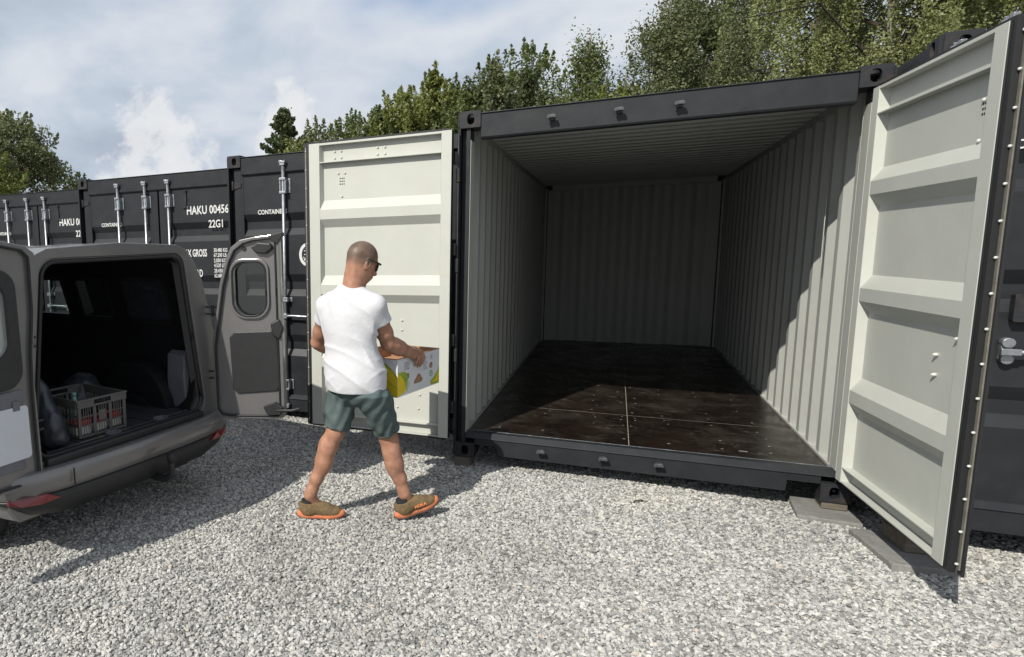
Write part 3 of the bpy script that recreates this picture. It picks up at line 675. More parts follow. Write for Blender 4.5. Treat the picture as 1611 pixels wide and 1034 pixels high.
# ------------------------------------------------------------------ van, seen from behind with both rear doors open
def van():
    v = empty('van', (-1.547, -1.90, -.08), R(-10.03), 'grey-brown panel van reversed up with both rear doors wide open', 'van')
    v.rotation_euler = (R(1.2), 0, R(-10.03))
    P = [(.80, .30), (.865, .42), (.895, .70), (.880, 1.00), (.800, 1.16), (.712, 1.50), (.642, 1.62), (.578, 1.70), (.49, 1.735), (0, 1.758)]
    xs = [-.05, -.14, -.24, -.32, -.36, -.45, -.62, -.79, -.86, -.92, -.98, -1.02, -1.44, -1.60, -1.95, -2.36, -2.65, -3.0, -3.08, -3.2, -3.35, -3.5, -3.65, -3.75, -4.0, -4.12, -4.2]
    xw = [-.62, -3.35]
    def tt(x): return 1.0 if x > -2.36 else max(0.0, np.interp(-x, [2.36, 2.65, 3.0, 3.35, 4.0, 4.2], [1, .93, .45, .10, -.10, -.45]))
    def sect(x, inset=0.0):
        k = .965+.035*min(1, (-x-.05)/.12) if x > -.17 else (1.0 if x > -3.6 else float(np.interp(-x, [3.6, 4.0, 4.2], [1, .93, .80])))
        out = []
        lift = max([.30+math.sqrt(max(0, .365**2-(x-c)**2)) if abs(x-c) < .365 else 0 for c in xw])
        for i, (y, z) in enumerate(P):
            z2 = z if z <= 1.0 else 1.0+(z-1.0)*tt(x)
            if x < -4.05: z2 = min(z2, .86)
            if i == 0: z2 = max(z2, lift)
            if i == 1: z2 = max(z2, lift+.035)
            if i == 2: z2 = max(z2, lift+.06)
            out.append(((y-inset)*k if y > inset else 0, z2-(inset if z > 1.55 else 0)))
        return out
    wins = {(-.36, -.86): 'q', (-1.02, -1.44): 's', (-1.60, -2.36): 'f'}
    def in_win(xa, xb): return any(xa <= a+1e-6 and xb >= b-1e-6 for (a, b) in wins)
    mb = MB()
    for sg in (1, -1):
        secs = [sect(x) for x in xs]; n = len(P)
        vs = [(x, sg*y, z) for x, s_ in zip(xs, secs) for (y, z) in s_]
        fs = []
        for i in range(len(xs)-1):
            for j in range(n-1):
                if j == 4 and in_win(xs[i], xs[i+1]): continue
                fs.append((i*n+j, i*n+j+1, (i+1)*n+j+1, (i+1)*n+j))
        mb.add(vs, fs, True)
    # nose cap
    nose = sect(xs[-1]); mb.add([(xs[-1], y, z) for y, z in nose]+[(xs[-1], -y, z) for y, z in nose[::-1]], [tuple(range(2*len(nose)))])
    body = mb.build('body', 'van', v)
    # rear frame between body section and the rounded opening
    cy, cz = 0.0, 1.10
    sec = [(y*1.0, z) for y, z in sect(-.05)]
    outer_poly = [(y, z) for y, z in sec]+[(-y, z) for y, z in sec[::-1]][1:]
    def trap(yb, yt, zb, zt, r, n=8):
        c = [(yt-r, zt-r, 0), (-(yt-r), zt-r, 90), (-(yb-r), zb+r, 180), (yb-r, zb+r, 270)]
        return [(a+r*math.cos(R(t0+90*k/n)), b+r*math.sin(R(t0+90*k/n))) for a, b, t0 in c for k in range(n+1)]
    def ray_poly(poly, ang, c=(cy, cz)):
        d = (math.cos(ang), math.sin(ang)); best = None
        for i in range(len(poly)):
            a, b = poly[i], poly[(i+1) % len(poly)]
            ex, ez = b[0]-a[0], b[1]-a[1]; den = d[0]*ez-d[1]*ex
            if abs(den) < 1e-12: continue
            t = ((a[0]-c[0])*ez-(a[1]-c[1])*ex)/den; s = ((a[0]-c[0])*d[1]-(a[1]-c[1])*d[0])/den
            if t > 0 and -1e-6 <= s <= 1+1e-6 and (best is None or t > best): best = t
        return (c[0]+d[0]*best, c[1]+d[1]*best)
    def loops(polys, c=(cy, cz), extra=40):
        angs = sorted(set([round(math.atan2(p[1]-c[1], p[0]-c[0]) % (2*math.pi), 4) for pl in polys for p in pl]+[round(2*math.pi*k/extra, 4) for k in range(extra)]))
        return [[ray_poly(pl, a, c) for a in angs] for pl in polys]
    op0 = trap(.655, .535, .575, 1.682, .10); op1 = trap(.632, .512, .60, 1.662, .09); op2 = trap(.600, .480, .62, 1.640, .09)
    lo, l0, l1, l2 = loops([outer_poly, op0, op1, op2])
    r1 = MB(); r1.ring(lo, l0, -.052, -.006, 'x'); r1.build('rear_frame', 'van', v, bevel=.004)
    r2 = MB(); n = len(l0); r2.ring(l0, l1, -.10, -.022, 'x'); r2.build('door_jamb', 'van', v, bevel=.003)
    seal = MB(); pts = [(-.018, y, z) for y, z in l1]; seal.tube(pts+pts[:2], .0125, 8, cap=False); seal.build('door_seal', 'rubber', v)
    # dark interior shell
    mi = MB(); xi = [x for x in xs if x > -2.9]
    PI = [(.60, .585), (.66, .72), (.72, .98), (.75, 1.17), (.668, 1.49), (.60, 1.58), (.50, 1.655), (.28, 1.69), (0, 1.70)]
    for sg in (1, -1):
        n = len(PI); vs = []
        for x in xi:
            k = .90 if x > -.06 else (.94 if x > -.2 else 1.0)
            vs += [(x, sg*y*k, 1.0+(z-1.0)*(tt(x) if z > 1.0 else 1)) for y, z in PI]
        fs = [(i*n+j, i*n+j+1, (i+1)*n+j+1, (i+1)*n+j) for i in range(len(xi)-1) for j in range(n-1) if not (j == 3 and in_win(xi[i], xi[i+1]))]
        mi.add(vs, fs, True)
    mi.build('interior_lining', 'vanint', v)
    wf = MB()
    for (a, b), kd in wins.items():                       # reveal between skin and lining, and glass
        for sg in (1, -1):
            f = MB()
            yo0, zo0, yo1, zo1 = .812, 1.17, .788, 1.49
            for (xa, xb, za, zb) in ((a+.0, a-.03, 1.15, 1.51), (b+.03, b, 1.15, 1.51), (a, b, 1.15, 1.185), (a, b, 1.475, 1.51)):
                ys = lambda z: .800-(z-1.16)*.255
                vs = [(x, sg*(ys(z)-d), z) for x in (xa, xb) for z in (za, zb) for d in (.004, .055)]
                f.add(vs, [(0, 1, 3, 2), (4, 6, 7, 5), (0, 4, 5, 1), (2, 3, 7, 6), (0, 2, 6, 4), (1, 5, 7, 3)])
            fr = f.build('window_frame', 'vanblk', v)
            g = MB(); ys = lambda z: .800-(z-1.16)*.255-.012
            g.add([(a-.02, sg*ys(1.17), 1.17), (b+.02, sg*ys(1.17), 1.17), (b+.02, sg*ys(1.49), 1.49), (a-.02, sg*ys(1.49), 1.49)], [(0, 1, 2, 3)])
            g.build('window', 'glass_dark' if kd == 'q' else 'glass', v)
            if kd == 'q':                                  # crinkled dark film inside the quarter window
                g = MB(); nn = 14; vs = []
                for i in range(nn+1):
                    for j in range(nn+1):
                        x = a+.0+(b-a)*i/nn; z = 1.15+.37*j/nn; w = .006*noise.noise(Vector((x*23, z*23, sg)))
                        vs.append((x, sg*(ys(z)-.030+w), z))
                g.add(vs, [(i*(nn+1)+j, (i+1)*(nn+1)+j, (i+1)*(nn+1)+j+1, i*(nn+1)+j+1) for i in range(nn) for j in range(nn)])
                g.build('window_film', 'bag', v)
    # windscreen
    g = MB(); g.add([(-2.68, .60, 1.63), (-2.68, -.60, 1.63), (-3.28, -.66, 1.10), (-3.28, .66, 1.10)], [(0, 1, 2, 3)]); 
    g = g.build('windscreen', 'glass_dark', v, loc=(-.012, 0, .03))
    # load floor, sill
    MB().box(-2.1, -.03, -.66, .66, .55, .588).build('load_floor', 'carpet', v, bevel=.01)
    fl = MB()
    for k in range(9): fl.box(-1.9, -.12, -.56+k*.135, -.53+k*.135, .587, .594)
    o = fl.build('floor_ribs', 'carpet', v, bevel=.003); o['kind'] = 'stuff'
    MB().box(-.075, .035, -.60, .60, .555, .605).build('sill_trim', 'vanblk', v, bevel=.012)
    for y in (-.08, .30):                                  # recessed tie-down cups in the sill
        c = MB(); c.ring([(x*.045-.07, y+.05*yy) for x, yy in [(math.cos(t), math.sin(t)) for t in [2*math.pi*k/20 for k in range(20)]]], [(x*.030-.07, y+.034*yy) for x, yy in [(math.cos(t), math.sin(t)) for t in [2*math.pi*k/20 for k in range(20)]]], .600, .612, 'z')
        c.build('tie_down', 'vangrey', v)
    # wheel housings and grey pillar trim inside
    for sg in (1, -1):
        w = MB(); n = 14
        prof = [(-.62+.37*math.cos(math.pi*k/n), .58+.32*math.sin(math.pi*k/n)) for k in range(n+1)]
        w.prism(prof, 'y', sg*.52, sg*.70); w.build('wheel_housing', 'vanint', v, bevel=.02)
        t = MB(); t.prism([(.60, .592), (.60, .60), (.585, .80), (.600, .97), (.645, 1.00), (.68, .98), (.68, .592)], 'x', -.30, -.13)
        if sg < 0: t.v = [(x, -y, z) for x, y, z in t.v]
        t.build('pillar_trim', 'vangrey', v, bevel=.015)
    # front seats
    for sg in (1, -1):
        s = MB(); s.box(-2.35, -1.95, sg*.42-.24, sg*.42+.24, .70, .86); s.build('seat', 'vanint', v, bevel=.05)
        s = MB(); s.box(-2.06, -1.93, sg*.42-.24, sg*.42+.22, .84, 1.22); s.build('seat_back', 'vanint', v, bevel=.05)
        s = MB(); s.box(-2.04, -1.94, sg*.42-.13, sg*.42+.10, 1.24, 1.40); s.build('headrest', 'vanint', v, bevel=.04)
    MB().box(-2.92, -2.70, -.66, .66, .80, 1.06).build('dashboard', 'vanint', v, bevel=.05)
    # bumper: swept profiles
    ysb = [-.90, -.895, -.87, -.82, -.72, -.55, -.3, 0, .3, .55, .72, .82, .87, .895, .90]
    xb = [-.36, -.20, -.06, .02, .065, .09, .105, .11, .105, .09, .065, .02, -.06, -.20, -.36]
    def sweep(prof, y0=-9, y1=9, nm='bumper', mt='van', bev=0, grow=0.0, lift=0):
        ids = [i for i in range(len(ysb)) if y0 <= ysb[i] <= y1]; n = len(prof)
        lf = lambda y, z: z+lift*(.434-z)*float(np.interp(abs(y), [.55, .72, .82, .90], [0, .25, .7, .96]))
        vs = [(xb[i]+px_, ysb[i], lf(ysb[i], pz_)) for i in ids for px_, pz_ in prof]
        m = MB(); fs = [(a*n+j, a*n+(j+1) % n, (a+1)*n+(j+1) % n, (a+1)*n+j) for a in range(len(ids)-1) for j in range(n)]
        m.add(vs, fs, True); o0 = [tuple(range(n)), tuple((len(ids)-1)*n+j for j in range(n))]; m.f += o0; m.s += [False]*2
        return m.build(nm, mt, v, bevel=bev)
    sweep([(-.10, .560), (-.02, .566), (.012, .550), (.020, .52), (.016, .445), (.0, .436), (-.10, .436)], nm='bumper', mt='van')
    sweep([(-.10, .434), (.006, .434), (.008, .40), (-.012, .34), (-.045, .295), (-.12, .28)], nm='bumper_lower', mt='vanblk', lift=1)
    MB().box(.124, .1315, -.51, -.505, .447, .55).build('bumper_seam', 'rubber', v)
    for sg in (1, -1):
        m = MB()
        pr = [(.0, 0), (.22, .012), (.215, .045), (.03, .030)]
        yy = [.60, .84, .83, .64]; zz_ = [.385, .392, .425, .428]
        fx = lambda y: np.interp(y, [.55, .72, .82, .87], [.09, .065, .02, -.06])+.026
        ring_ = [(fx(y), sg*y, z) for y, z in ((.585, .405), (.70, .398), (.79, .405), (.835, .418), (.835, .445), (.78, .455), (.66, .446))]
        inn = [(x-.03, y, z) for x, y, z in ring_]; n = 7
        m.add(ring_+inn, [tuple(range(7)), tuple(range(7, 14))[::-1]]+[(i, (i+1) % 7, 7+(i+1) % 7, 7+i) for i in range(7)])
        m.build('reflector', 'red', v, bevel=.002)
        t = MB(); t.prism([(-.09, .98), (-.09, 1.12), (-.14, 1.14), (-.24, 1.06), (-.24, .96)], 'y', min(sg*.76, sg*.862), max(sg*.76, sg*.862))
        t.build('tail_lamp', 'red', v, bevel=.01)
    # tow hitch
    h = MB(); h.tube([(-.10, .12, .30), (.06, .12, .285), (.15, .12, .29), (.205, .12, .325), (.215, .12, .38), (.215, .12, .42)], [.024, .024, .023, .021, .018, .016], 12)
    h.box(-.12, .02, -.20, .44, .27, .33)
    ho = h.build('tow_bar', 'vanblk', v)
    b = MB(); n = 12
    b.tube([(.215, .12, .405), (.215, .12, .412), (.215, .12, .43), (.215, .12, .455), (.215, .12, .468), (.215, .12, .472)], [.012, .024, .031, .030, .020, .004], 14)
    b.build('tow_ball', 'rubber', ho)
    # underside
    MB().box(-3.9, -.12, -.72, .72, .24, .31).build('underbody', 'vanblk', v)
    # wheels
    for cx in xw:
        for sg in (1, -1):
            w = MB(); n = 32
            prof = [(.20, -.09), (.27, -.105), (.30, -.09), (.312, -.06), (.314, -.02), (.306, -.018), (.306, -.010), (.314, -.008), (.314, .008), (.306, .010), (.306, .018), (.314, .02), (.312, .06), (.30, .09), (.27, .105), (.20, .09)]
            vs = [(r_*math.cos(2*math.pi*k/n), y, r_*math.sin(2*math.pi*k/n)) for k in range(n) for r_, y in prof]; m = len(prof)
            w.add(vs, [(k*m+j, k*m+j+1, ((k+1) % n)*m+j+1, ((k+1) % n)*m+j) for k in range(n) for j in range(m-1)], True)
            wh = w.build('wheel', 'tyre', v, loc=(cx, sg*.735, .314))
            r_ = MB(); r_.tube([(0, -.075, 0), (0, -.06, 0), (0, .05, 0), (0, .06, 0)], [.195, .200, .200, .15], 24); r_.build('rim', 'rim', wh)
            MB().tube([(0, .0, 0), (0, -sg*.06, 0)], .05, 10).build('hub_cap', 'vanblk', wh, loc=(0, sg*.10, 0))
            a = MB(); prof2 = [(cx+.36*math.cos(math.pi*k/12), .30+.36*math.sin(math.pi*k/12)) for k in range(13)]
            a.prism(prof2, 'y', sg*.50, sg*.60); a.build('wheel_arch', 'vanblk', v)
    # mirrors, side door line, front lamps
    for sg in (1, -1):
        MB().box(-2.62, -2.50, sg*.98-.09, sg*.98+.09, 1.02, 1.22).build('wing_mirror', 'vanblk', v, bevel=.03)
        MB().box(-4.16, -4.02, sg*.62-.14, sg*.62+.14, .66, .80).build('headlight', 'glass', v, bevel=.03)
        MB().box(-1.75, -.98, sg*.893-.004, sg*.893+.004, .88, .895).build('door_rail', 'vanblk', v)
        MB().box(-1.50, -1.36, sg*.895-.018, sg*.895+.018, .94, .965).build('door_handle', 'vanblk', v, bevel=.006)
    # ---- rear doors.  u along the width from the hinge, z up, inner face towards +w
    def rear_door(W, s, loc, rot, label, right):
        d_out = [(.0, .54), (.0, 1.02), (.035, 1.22), (.075, 1.44), (.125, 1.60), (.165, 1.675), (.23, 1.722), (.34, 1.740), (W-.015, 1.752), (W, 1.735 if right else 1.79), (W+.004, 1.20), (W+.006, .62), (W, .53), (W-.02, .512), (.10, .500), (.03, .505)]
        if not right: d_out[1:9] = [(.0, 1.02), (-.012, 1.22), (-.040, 1.44), (-.068, 1.64), (-.062, 1.715), (-.01, 1.752), (.18, 1.790), (W-.015, 1.80)]
        c = (.27, 1.35) if right else (.36, 1.35)
        win = rrect(.165, .405, 1.215, 1.580, .09, 6, rs=(.07, .085, .10, .10)) if right else rrect(.125, .60, 1.19, 1.58, .09, 6)
        winb = rrect(.145, .425, 1.195, 1.600, .10, 6, rs=(.08, .095, .11, .11)) if right else rrect(.065, .66, 1.03, 1.64, .10, 6)
        inn = [(max(.022 if right else -.023, min(W-.024, u+(.022 if u < .3 else -.022))), z+(.022 if z < 1 else -.022)) for u, z in d_out]
        lo_, lw_, lwb, lin = loops([d_out, win, winb, inn], c, 24)
        def S(l): return [(s*p[0], p[1]) for p in l]
        m = MB(); m.ring(S(lo_), S(lw_), -.045, -.002)       # y from outer to inner
        dr = m.build('rear_door', 'van', v, bevel=.004); dr.location = loc; dr.rotation_euler = (0, 0, rot); dr['label'] = label
        m = MB(); m.ring(S(lo_), S(lin), -.002, .014); m.build('door_rim', 'van', dr, bevel=.005)
        m = MB(); ln = loops([[(u*1.0, z) for u, z in inn]], c, 24)[0]; p = [(s*a, .016, b) for a, b in ln]; m.tube(p+p[:2], .007, 6, cap=False); m.build('door_seal', 'rubber', dr)
        m = MB(); m.ring(S(lwb), S(lw_), -.002, .016 if right else .022); m.build('window_surround', 'van' if right else 'vanblk', dr, bevel=.006)
        p = [(s*a, .012, b) for a, b in lw_]; m = MB(); m.tube(p+p[:2], .008, 6, cap=False); m.build('window_seal', 'rubber', dr)
        g = MB(); g.add([(s*a, -.030, b) for a, b in lw_], [tuple(range(len(lw_)))]); g.build('window', 'glass', dr)
        if right:
            card = [(.125, 1.07), (.165, 1.105), (.425, 1.115), (.465, 1.08), (.480, .745), (.455, .705), (.170, .675), (.135, .71)]
            m = MB(); m.prism([(s*a, b) for a, b in card], 'y', -.002, .010); m.build('trim_card', 'vanblk', dr, bevel=.012)
            m = MB(); m.prism([(s*a, b) for a, b in ((.31, 1.675), (.36, 1.705), (.45, 1.695), (.46, 1.66), (.41, 1.625), (.34, 1.635))], 'y', -.002, .030); m.build('latch', 'vanblk', dr, bevel=.010)
            m = MB(); m.tube([(s*.255, -.002, 1.665), (s*.255, .004, 1.665)], .016, 14); m.build('plug', 'rubber', dr)
            m = MB(); m.prism([(s*a, b) for a, b in ((W-.06, 1.745), (W+.03, 1.765), (W+.035, 1.745), (W-.005, 1.69), (W-.03, 1.70))], 'y', -.02, .030); m.build('striker', 'rubber', dr, bevel=.004)
            m = MB(); m.prism([(s*a, b) for a, b in ((W-.07, 1.17), (W-.01, 1.20), (W+.02, 1.13), (W-.01, 1.06), (W-.06, 1.09))], 'y', -.01, .035); m.build('latch', 'vanblk', dr, bevel=.010)
            m = MB(); m.prism([(s*a, b) for a, b in ((W-.14, .60), (W-.06, .63), (W+.0, .60), (W-.02, .55), (W-.11, .54))], 'y', -.002, .040); m.tube([(s*(W-.05), .03, .575), (s*(W+.07), .045, .585), (s*(W+.12), .040, .60)], [.012, .010, .008], 8); m.build('latch', 'vanblk', dr, bevel=.006)
        else:
            m = MB(); m.prism([(s*a, b) for a, b in ((.07, 1.02), (.60, 1.02), (.62, .60), (.09, .60))], 'y', -.002, .008); m.build('trim_card', 'vangrey', dr, bevel=.010)
            m = MB(); m.prism([(s*a, b) for a, b in rrect(.055, .52, .655, .935, .02, 4)], 'y', .009, .013); m.build('white_sheet', 'paper', dr)
            m = MB(); m.box(min(s*.10, s*.14), max(s*.10, s*.14), .0135, .0145, .915, .965); m.build('tape', 'vangrey', dr)
        for z in (.80, 1.25):
            m = MB(); m.box(min(s*-.05, s*.03), max(s*-.05, s*.03), -.030, -.012, z-.030, z-.018); m.box(min(s*-.05, s*.03), max(s*-.05, s*.03), -.030, -.012, z+.018, z+.030)
            m.tube([(0, -.02, z-.04), (0, -.02, z+.04)], .011, 10); m.build('hinge', 'vanblk', dr, bevel=.002)
        return dr
    # right door: closed direction -y; local x = +u for s=+1 -> rotate so that +x points outward along the open angle
    rear_door(.50, -1, (.045, .715, .03), R(200), 'narrow right rear door, standing open', True)
    rear_door(.74, 1, (.030, -.640, 0), R(-87), 'wide left rear door, folded right back', False)
    return v
VAN = van()

# ------------------------------------------------------------------ implicit surfaces for the man (body, clothes, shoes), the bags
def nrm(v): v = np.array(v, float); return v/np.linalg.norm(v)
class SDF:
    def __init__(s): s.p = []
    def cone(s, a, b, ra, rb, k=.02): s.p.append(('c', np.array(a, float), np.array(b, float), ra, rb, k)); return s
    def ell(s, c, r, ax=None, k=.02): s.p.append(('e', np.array(c, float), np.array(r, float), np.eye(3) if ax is None else np.array(ax, float), None, k)); return s
    def chain(s, pts, rs, k=.02):
        for i in range(len(pts)-1): s.cone(pts[i], pts[i+1], rs[i], rs[i+1], k)
        return s
    def __call__(s, P):
        d = np.full(len(P), 1.0)
        for kind, a, b, ra, rb, k in s.p:
            if kind == 'c':
                R_ = max(ra, rb)+.08; lo, hi = np.minimum(a, b)-R_, np.maximum(a, b)+R_
                m = np.all((P > lo) & (P < hi), axis=1); q = P[m]
                if not len(q): continue
                ba = b-a; t = np.clip(((q-a)@ba)/(ba@ba), 0, 1); di = np.linalg.norm(q-a-t[:, None]*ba, axis=1)-(ra+(rb-ra)*t)
            else:
                R_ = b.max()+.08; m = np.all((P > a-R_) & (P < a+R_), axis=1); q = P[m]
                if not len(q): continue
                l = (q-a)@ra.T; k0 = np.linalg.norm(l/b, axis=1); k1 = np.linalg.norm(l/(b*b), axis=1)+1e-9; di = k0*(k0-1)/k1
            e = d[m]; h = np.clip(k-np.abs(e-di), 0, None)/k; d[m] = np.minimum(e, di)-h*h*k*.25
        return d
def surf(f, lo, hi, h):
    lo = np.array(lo, float); hi = np.array(hi, float); B = 5
    nc = np.ceil((hi-lo)/(h*B)).astype(int); n = nc*B+1
    g = [lo[i]+h*B*(np.arange(nc[i])+.5) for i in range(3)]
    C = np.stack(np.meshgrid(*g, indexing='ij'), -1).reshape(-1, 3); dc = f(C)
    act = np.abs(dc) < h*B*1.35
    V = np.where(dc.reshape(nc) > 0, 1.0, -1.0).astype(np.float32)
    V = V.repeat(B, 0).repeat(B, 1).repeat(B, 2); V = np.pad(V, ((0, 1),)*3, mode='edge')
    idx = np.argwhere(act.reshape(nc)); off = np.stack(np.meshgrid(*[np.arange(B+1)]*3, indexing='ij'), -1).reshape(-1, 3)
    for s in range(0, len(idx), 4000):
        I = (idx[s:s+4000, None, :]*B+off[None]).reshape(-1, 3); V[I[:, 0], I[:, 1], I[:, 2]] = f(lo+I*h)
    S = V < 0; cnt = np.zeros(np.array(V.shape)-1, np.uint8)
    sl = [slice(None, -1), slice(1, None)]
    acc = np.zeros((*cnt.shape, 3), np.float32); ne = np.zeros(cnt.shape, np.float32)
    cor = [(a, b, c) for a in (0, 1) for b in (0, 1) for c in (0, 1)]
    for a in cor:
        for ax in range(3):
            if a[ax] == 1: continue
            b = list(a); b[ax] = 1
            A = V[sl[a[0]], sl[a[1]], sl[a[2]]]; Bv = V[sl[b[0]], sl[b[1]], sl[b[2]]]; x = (A < 0) != (Bv < 0)
            t = np.where(x, A/np.where(x, A-Bv, 1), 0)
            for q in range(3): acc[..., q] += np.where(x, a[q] if q != ax else t, 0)
            ne += x
    on = ne > 0; vid = -np.ones(cnt.shape, int); vid[on] = np.arange(on.sum())
    ijk = np.argwhere(on); verts = lo+(ijk+acc[on]/ne[on][:, None])*h
    faces = []
    for ax in range(3):
        a = [slice(1, -1)]*3; b = [slice(1, -1)]*3; a[ax] = slice(0, -1); b[ax] = slice(1, None)
        x = S[tuple(a)] != S[tuple(b)]; inside = S[tuple(a)]
        I = np.argwhere(x); base = I.copy(); 
        for q in range(3):
            if q != ax: base[:, q] += 1
        u, w = [(1, 2), (2, 0), (0, 1)][ax]
        def g_(du, dw):
            J = base.copy(); J[:, u] -= du; J[:, w] -= dw; return vid[J[:, 0], J[:, 1], J[:, 2]]
        q4 = np.stack([g_(1, 1), g_(0, 1), g_(0, 0), g_(1, 0)], 1); fl = ~inside[x]
        q4[fl] = q4[fl][:, ::-1]; faces.append(q4)
    F = np.concatenate(faces); F = F[(F >= 0).all(1)]
    return verts, F
def sdf_obj(name, f, lo, hi, h, mat, parent, smooth=2):
    v, F = surf(f, lo, hi, h)
    for _ in range(smooth):                                  # light Laplacian relaxation
        s = np.zeros_like(v); c = np.zeros(len(v))
        for a, b in ((0, 1), (1, 2), (2, 3), (3, 0)):
            np.add.at(s, F[:, a], v[F[:, b]]); np.add.at(s, F[:, b], v[F[:, a]]); np.add.at(c, F[:, a], 1); np.add.at(c, F[:, b], 1)
        v = .5*v+.5*s/np.maximum(c, 1)[:, None]
    me = D.meshes.new(name); me.from_pydata(v.tolist(), [], F.tolist()); me.polygons.foreach_set('use_smooth', [True]*len(F)); me.update()
    return link(name, me, mat, parent)
def wob(P, s, seed=0.0):
    """cheap smooth pseudo-noise in -1..1"""
    x, y, z = (P*s).T
    return (np.sin(x*1.7+1.3*np.sin(y*1.1+seed)+seed)+np.sin(y*1.9+1.2*np.sin(z*1.3+seed*2)+2*seed)+np.sin(z*1.6+1.4*np.sin(x*1.2-seed)+3*seed))/3

F3 = np.array([.50, .866, 0]); R3 = np.array([.866, -.50, 0]); U3 = np.array([0, 0, 1.])
BAX = np.array([R3, F3, U3])
# head frame: turned towards the box and bowed
ph, tl_ = R(24), R(20)
hf = np.array([math.cos(ph)*math.cos(tl_), math.sin(ph)*math.cos(tl_), -math.sin(tl_)]); hl = np.array([-math.sin(ph), math.cos(ph), 0]); hu = np.cross(hf, hl)
HC = np.array([-.010, .0, 1.553]); HAX = np.array([hf, hl, hu])
def H(f, l, u): return HC+f*hf+l*hl+u*hu
shR, shL = np.array([.052, -.085, 1.275]), np.array([-.212, .085, 1.270])
elR, elL = np.array([.146, .015, 1.046]), np.array([-.268, .235, 1.030])
wrR = np.array([.318, .150, .958]); wrL = np.array([-.095, .335, .945])
hipR, hipL = np.array([.015, -.070, .82]), np.array([-.105, .070, .82])
knR, knL = np.array([.148, .060, .452]), np.array([-.180, .050, .487])
anR, anL = np.array([.258, .062, .075]), np.array([-.338, .095, .070])
# box frame
BK = np.array([.206, .040, .0]); bA = np.array([.632, .775, 0]); bB = np.array([-.775, .632, 0]); BZ0, BZ1 = .703, .937; BLen, BWid = .565, .385
def BX(t, b, z): return BK+bA*t+bB*b+np.array([0, 0, z])
def body_sdf():
    s = SDF()
    s.ell(H(-.006, 0, .016), (.097, .077, .088), HAX, .01).ell(H(.038, 0, -.040), (.058, .060, .070), HAX, .03).ell(H(.058, 0, -.098), (.030, .032, .026), HAX, .03)
    s.ell(H(.010, 0, -.075), (.055, .056, .045), HAX, .03)
    s.cone(H(.088, 0, -.022), H(.112, 0, -.055), .008, .012, .012).ell(H(.104, 0, -.060), (.012, .018, .010), HAX, .01)
    s.ell(H(.086, 0, -.078), (.012, .024, .007), HAX, .01).ell(H(.084, 0, -.090), (.012, .022, .008), HAX, .01).ell(H(.084, 0, .000), (.014, .045, .010), HAX, .015)
    for g in (1, -1):
        s.ell(H(-.002, g*.082, -.030), (.021, .0095, .035), HAX, .005).ell(H(.002, g*.074, -.050), (.010, .008, .012), HAX, .01)
        s.ell(H(.070, g*.030, -.022), (.014, .016, .010), HAX, .01)
    s.cone([-.078, -.010, 1.34], H(-.030, 0, -.050), .066, .058, .03).cone([-.045, .02, 1.36], H(.005, 0, -.085), .048, .042, .03)
    # torso (under the clothes)
    s.ell([-.085, 0, 1.20], (.165, .100, .17), BAX, .05).ell([-.08, 0, 1.0], (.140, .095, .20), BAX, .05).ell([-.055, 0, .84], (.150, .105, .12), BAX, .05)
    s.cone([-.08, 0, 1.33], shR, .055, .050, .04).cone([-.08, 0, 1.33], shL, .055, .050, .04)
    # arms
    for sh, el, wr in ((shR, elR, wrR), (shL, elL, wrL)):
        d = el-sh; s.chain([sh, sh+d*.35, sh+d*.7, el], [.052, .049, .046, .041], .03)
        d = wr-el; s.chain([el, el+d*.22, el+d*.45, el+d*.75, wr], [.042, .047, .043, .033, .027], .03)
    # right hand: back of the hand over the rim, fingers hanging down outside
    zt = BZ1
    out = -bB
    s.cone(wrR, BX(.235, .02, zt+.030), .027, .027, .03).ell(BX(.255, .012, zt+.022), (.046, .038, .020), np.array([bA, bB, U3]), .02)
    for i, (t, L1) in enumerate(((.225, .052), (.250, .064), (.275, .066), (.297, .056))):
        k0 = BX(t, -.006, zt+.014); k1 = BX(t-.004+(i-1.5)*.003, -.022, zt-.012); k2 = BX(t-.012+(i-1.5)*.006, -.020, zt-L1*.72); k3 = BX(t-.016+(i-1.5)*.006, -.014, zt-L1-.008)
        s.chain([k0, k1, k2, k3], [.0115, .0105, .0095, .0078], .006)
    s.chain([BX(.222, .012, zt+.026), BX(.190, -.012, zt+.006), BX(.170, -.020, zt-.026)], [.013, .0115, .0095], .008)
    # left hand round the far rim
    s.cone(wrL, BX(.105, BWid-.01, zt+.026), .026, .026, .03).ell(BX(.13, BWid-.008, zt+.020), (.044, .036, .019), np.array([bA, bB, U3]), .02)
    for i, (t, L1) in enumerate(((.105, .052), (.130, .062), (.155, .062), (.178, .052))):
        s.chain([BX(t, BWid+.006, zt+.014), BX(t, BWid+.022, zt-.012), BX(t, BWid+.020, zt-L1*.72), BX(t, BWid+.013, zt-L1-.006)], [.0115, .0105, .0095, .0078], .006)
    s.chain([BX(.10, BWid-.02, zt+.022), BX(.08, BWid-.04, zt+.006), BX(.07, BWid-.035, zt-.02)], [.013, .0115, .0095], .008)
    # legs
    for hp, kn, an, r in ((hipR, knR, anR, 1.0), (hipL, knL, anL, .96)):
        s.chain([hp, hp+(kn-hp)*.5, kn], [.070, .064, .052*r], .04)
        d = an-kn; back = np.array([-.50, -.80, .0])*.020
        s.chain([kn, kn+d*.20, kn+d*.45, kn+d*.72, kn+d*.90, an], [.0520*r, .0490*r, .0465*r, .0385, .0335, .033], .03)
        s.ell(kn+d*.34+back*.9, (.041*r, .041*r, .115), None, .05)
        s.ell(kn-back*.9, (.038, .038, .045), None, .04)
        s.cone(an+np.array([0, 0, 0]), an+np.array([.03, .01, -.045]), .031, .032, .03)
        s.ell(an+np.array([.0, -.030, .005]), (.013, .012, .014), None, .01)
    return s
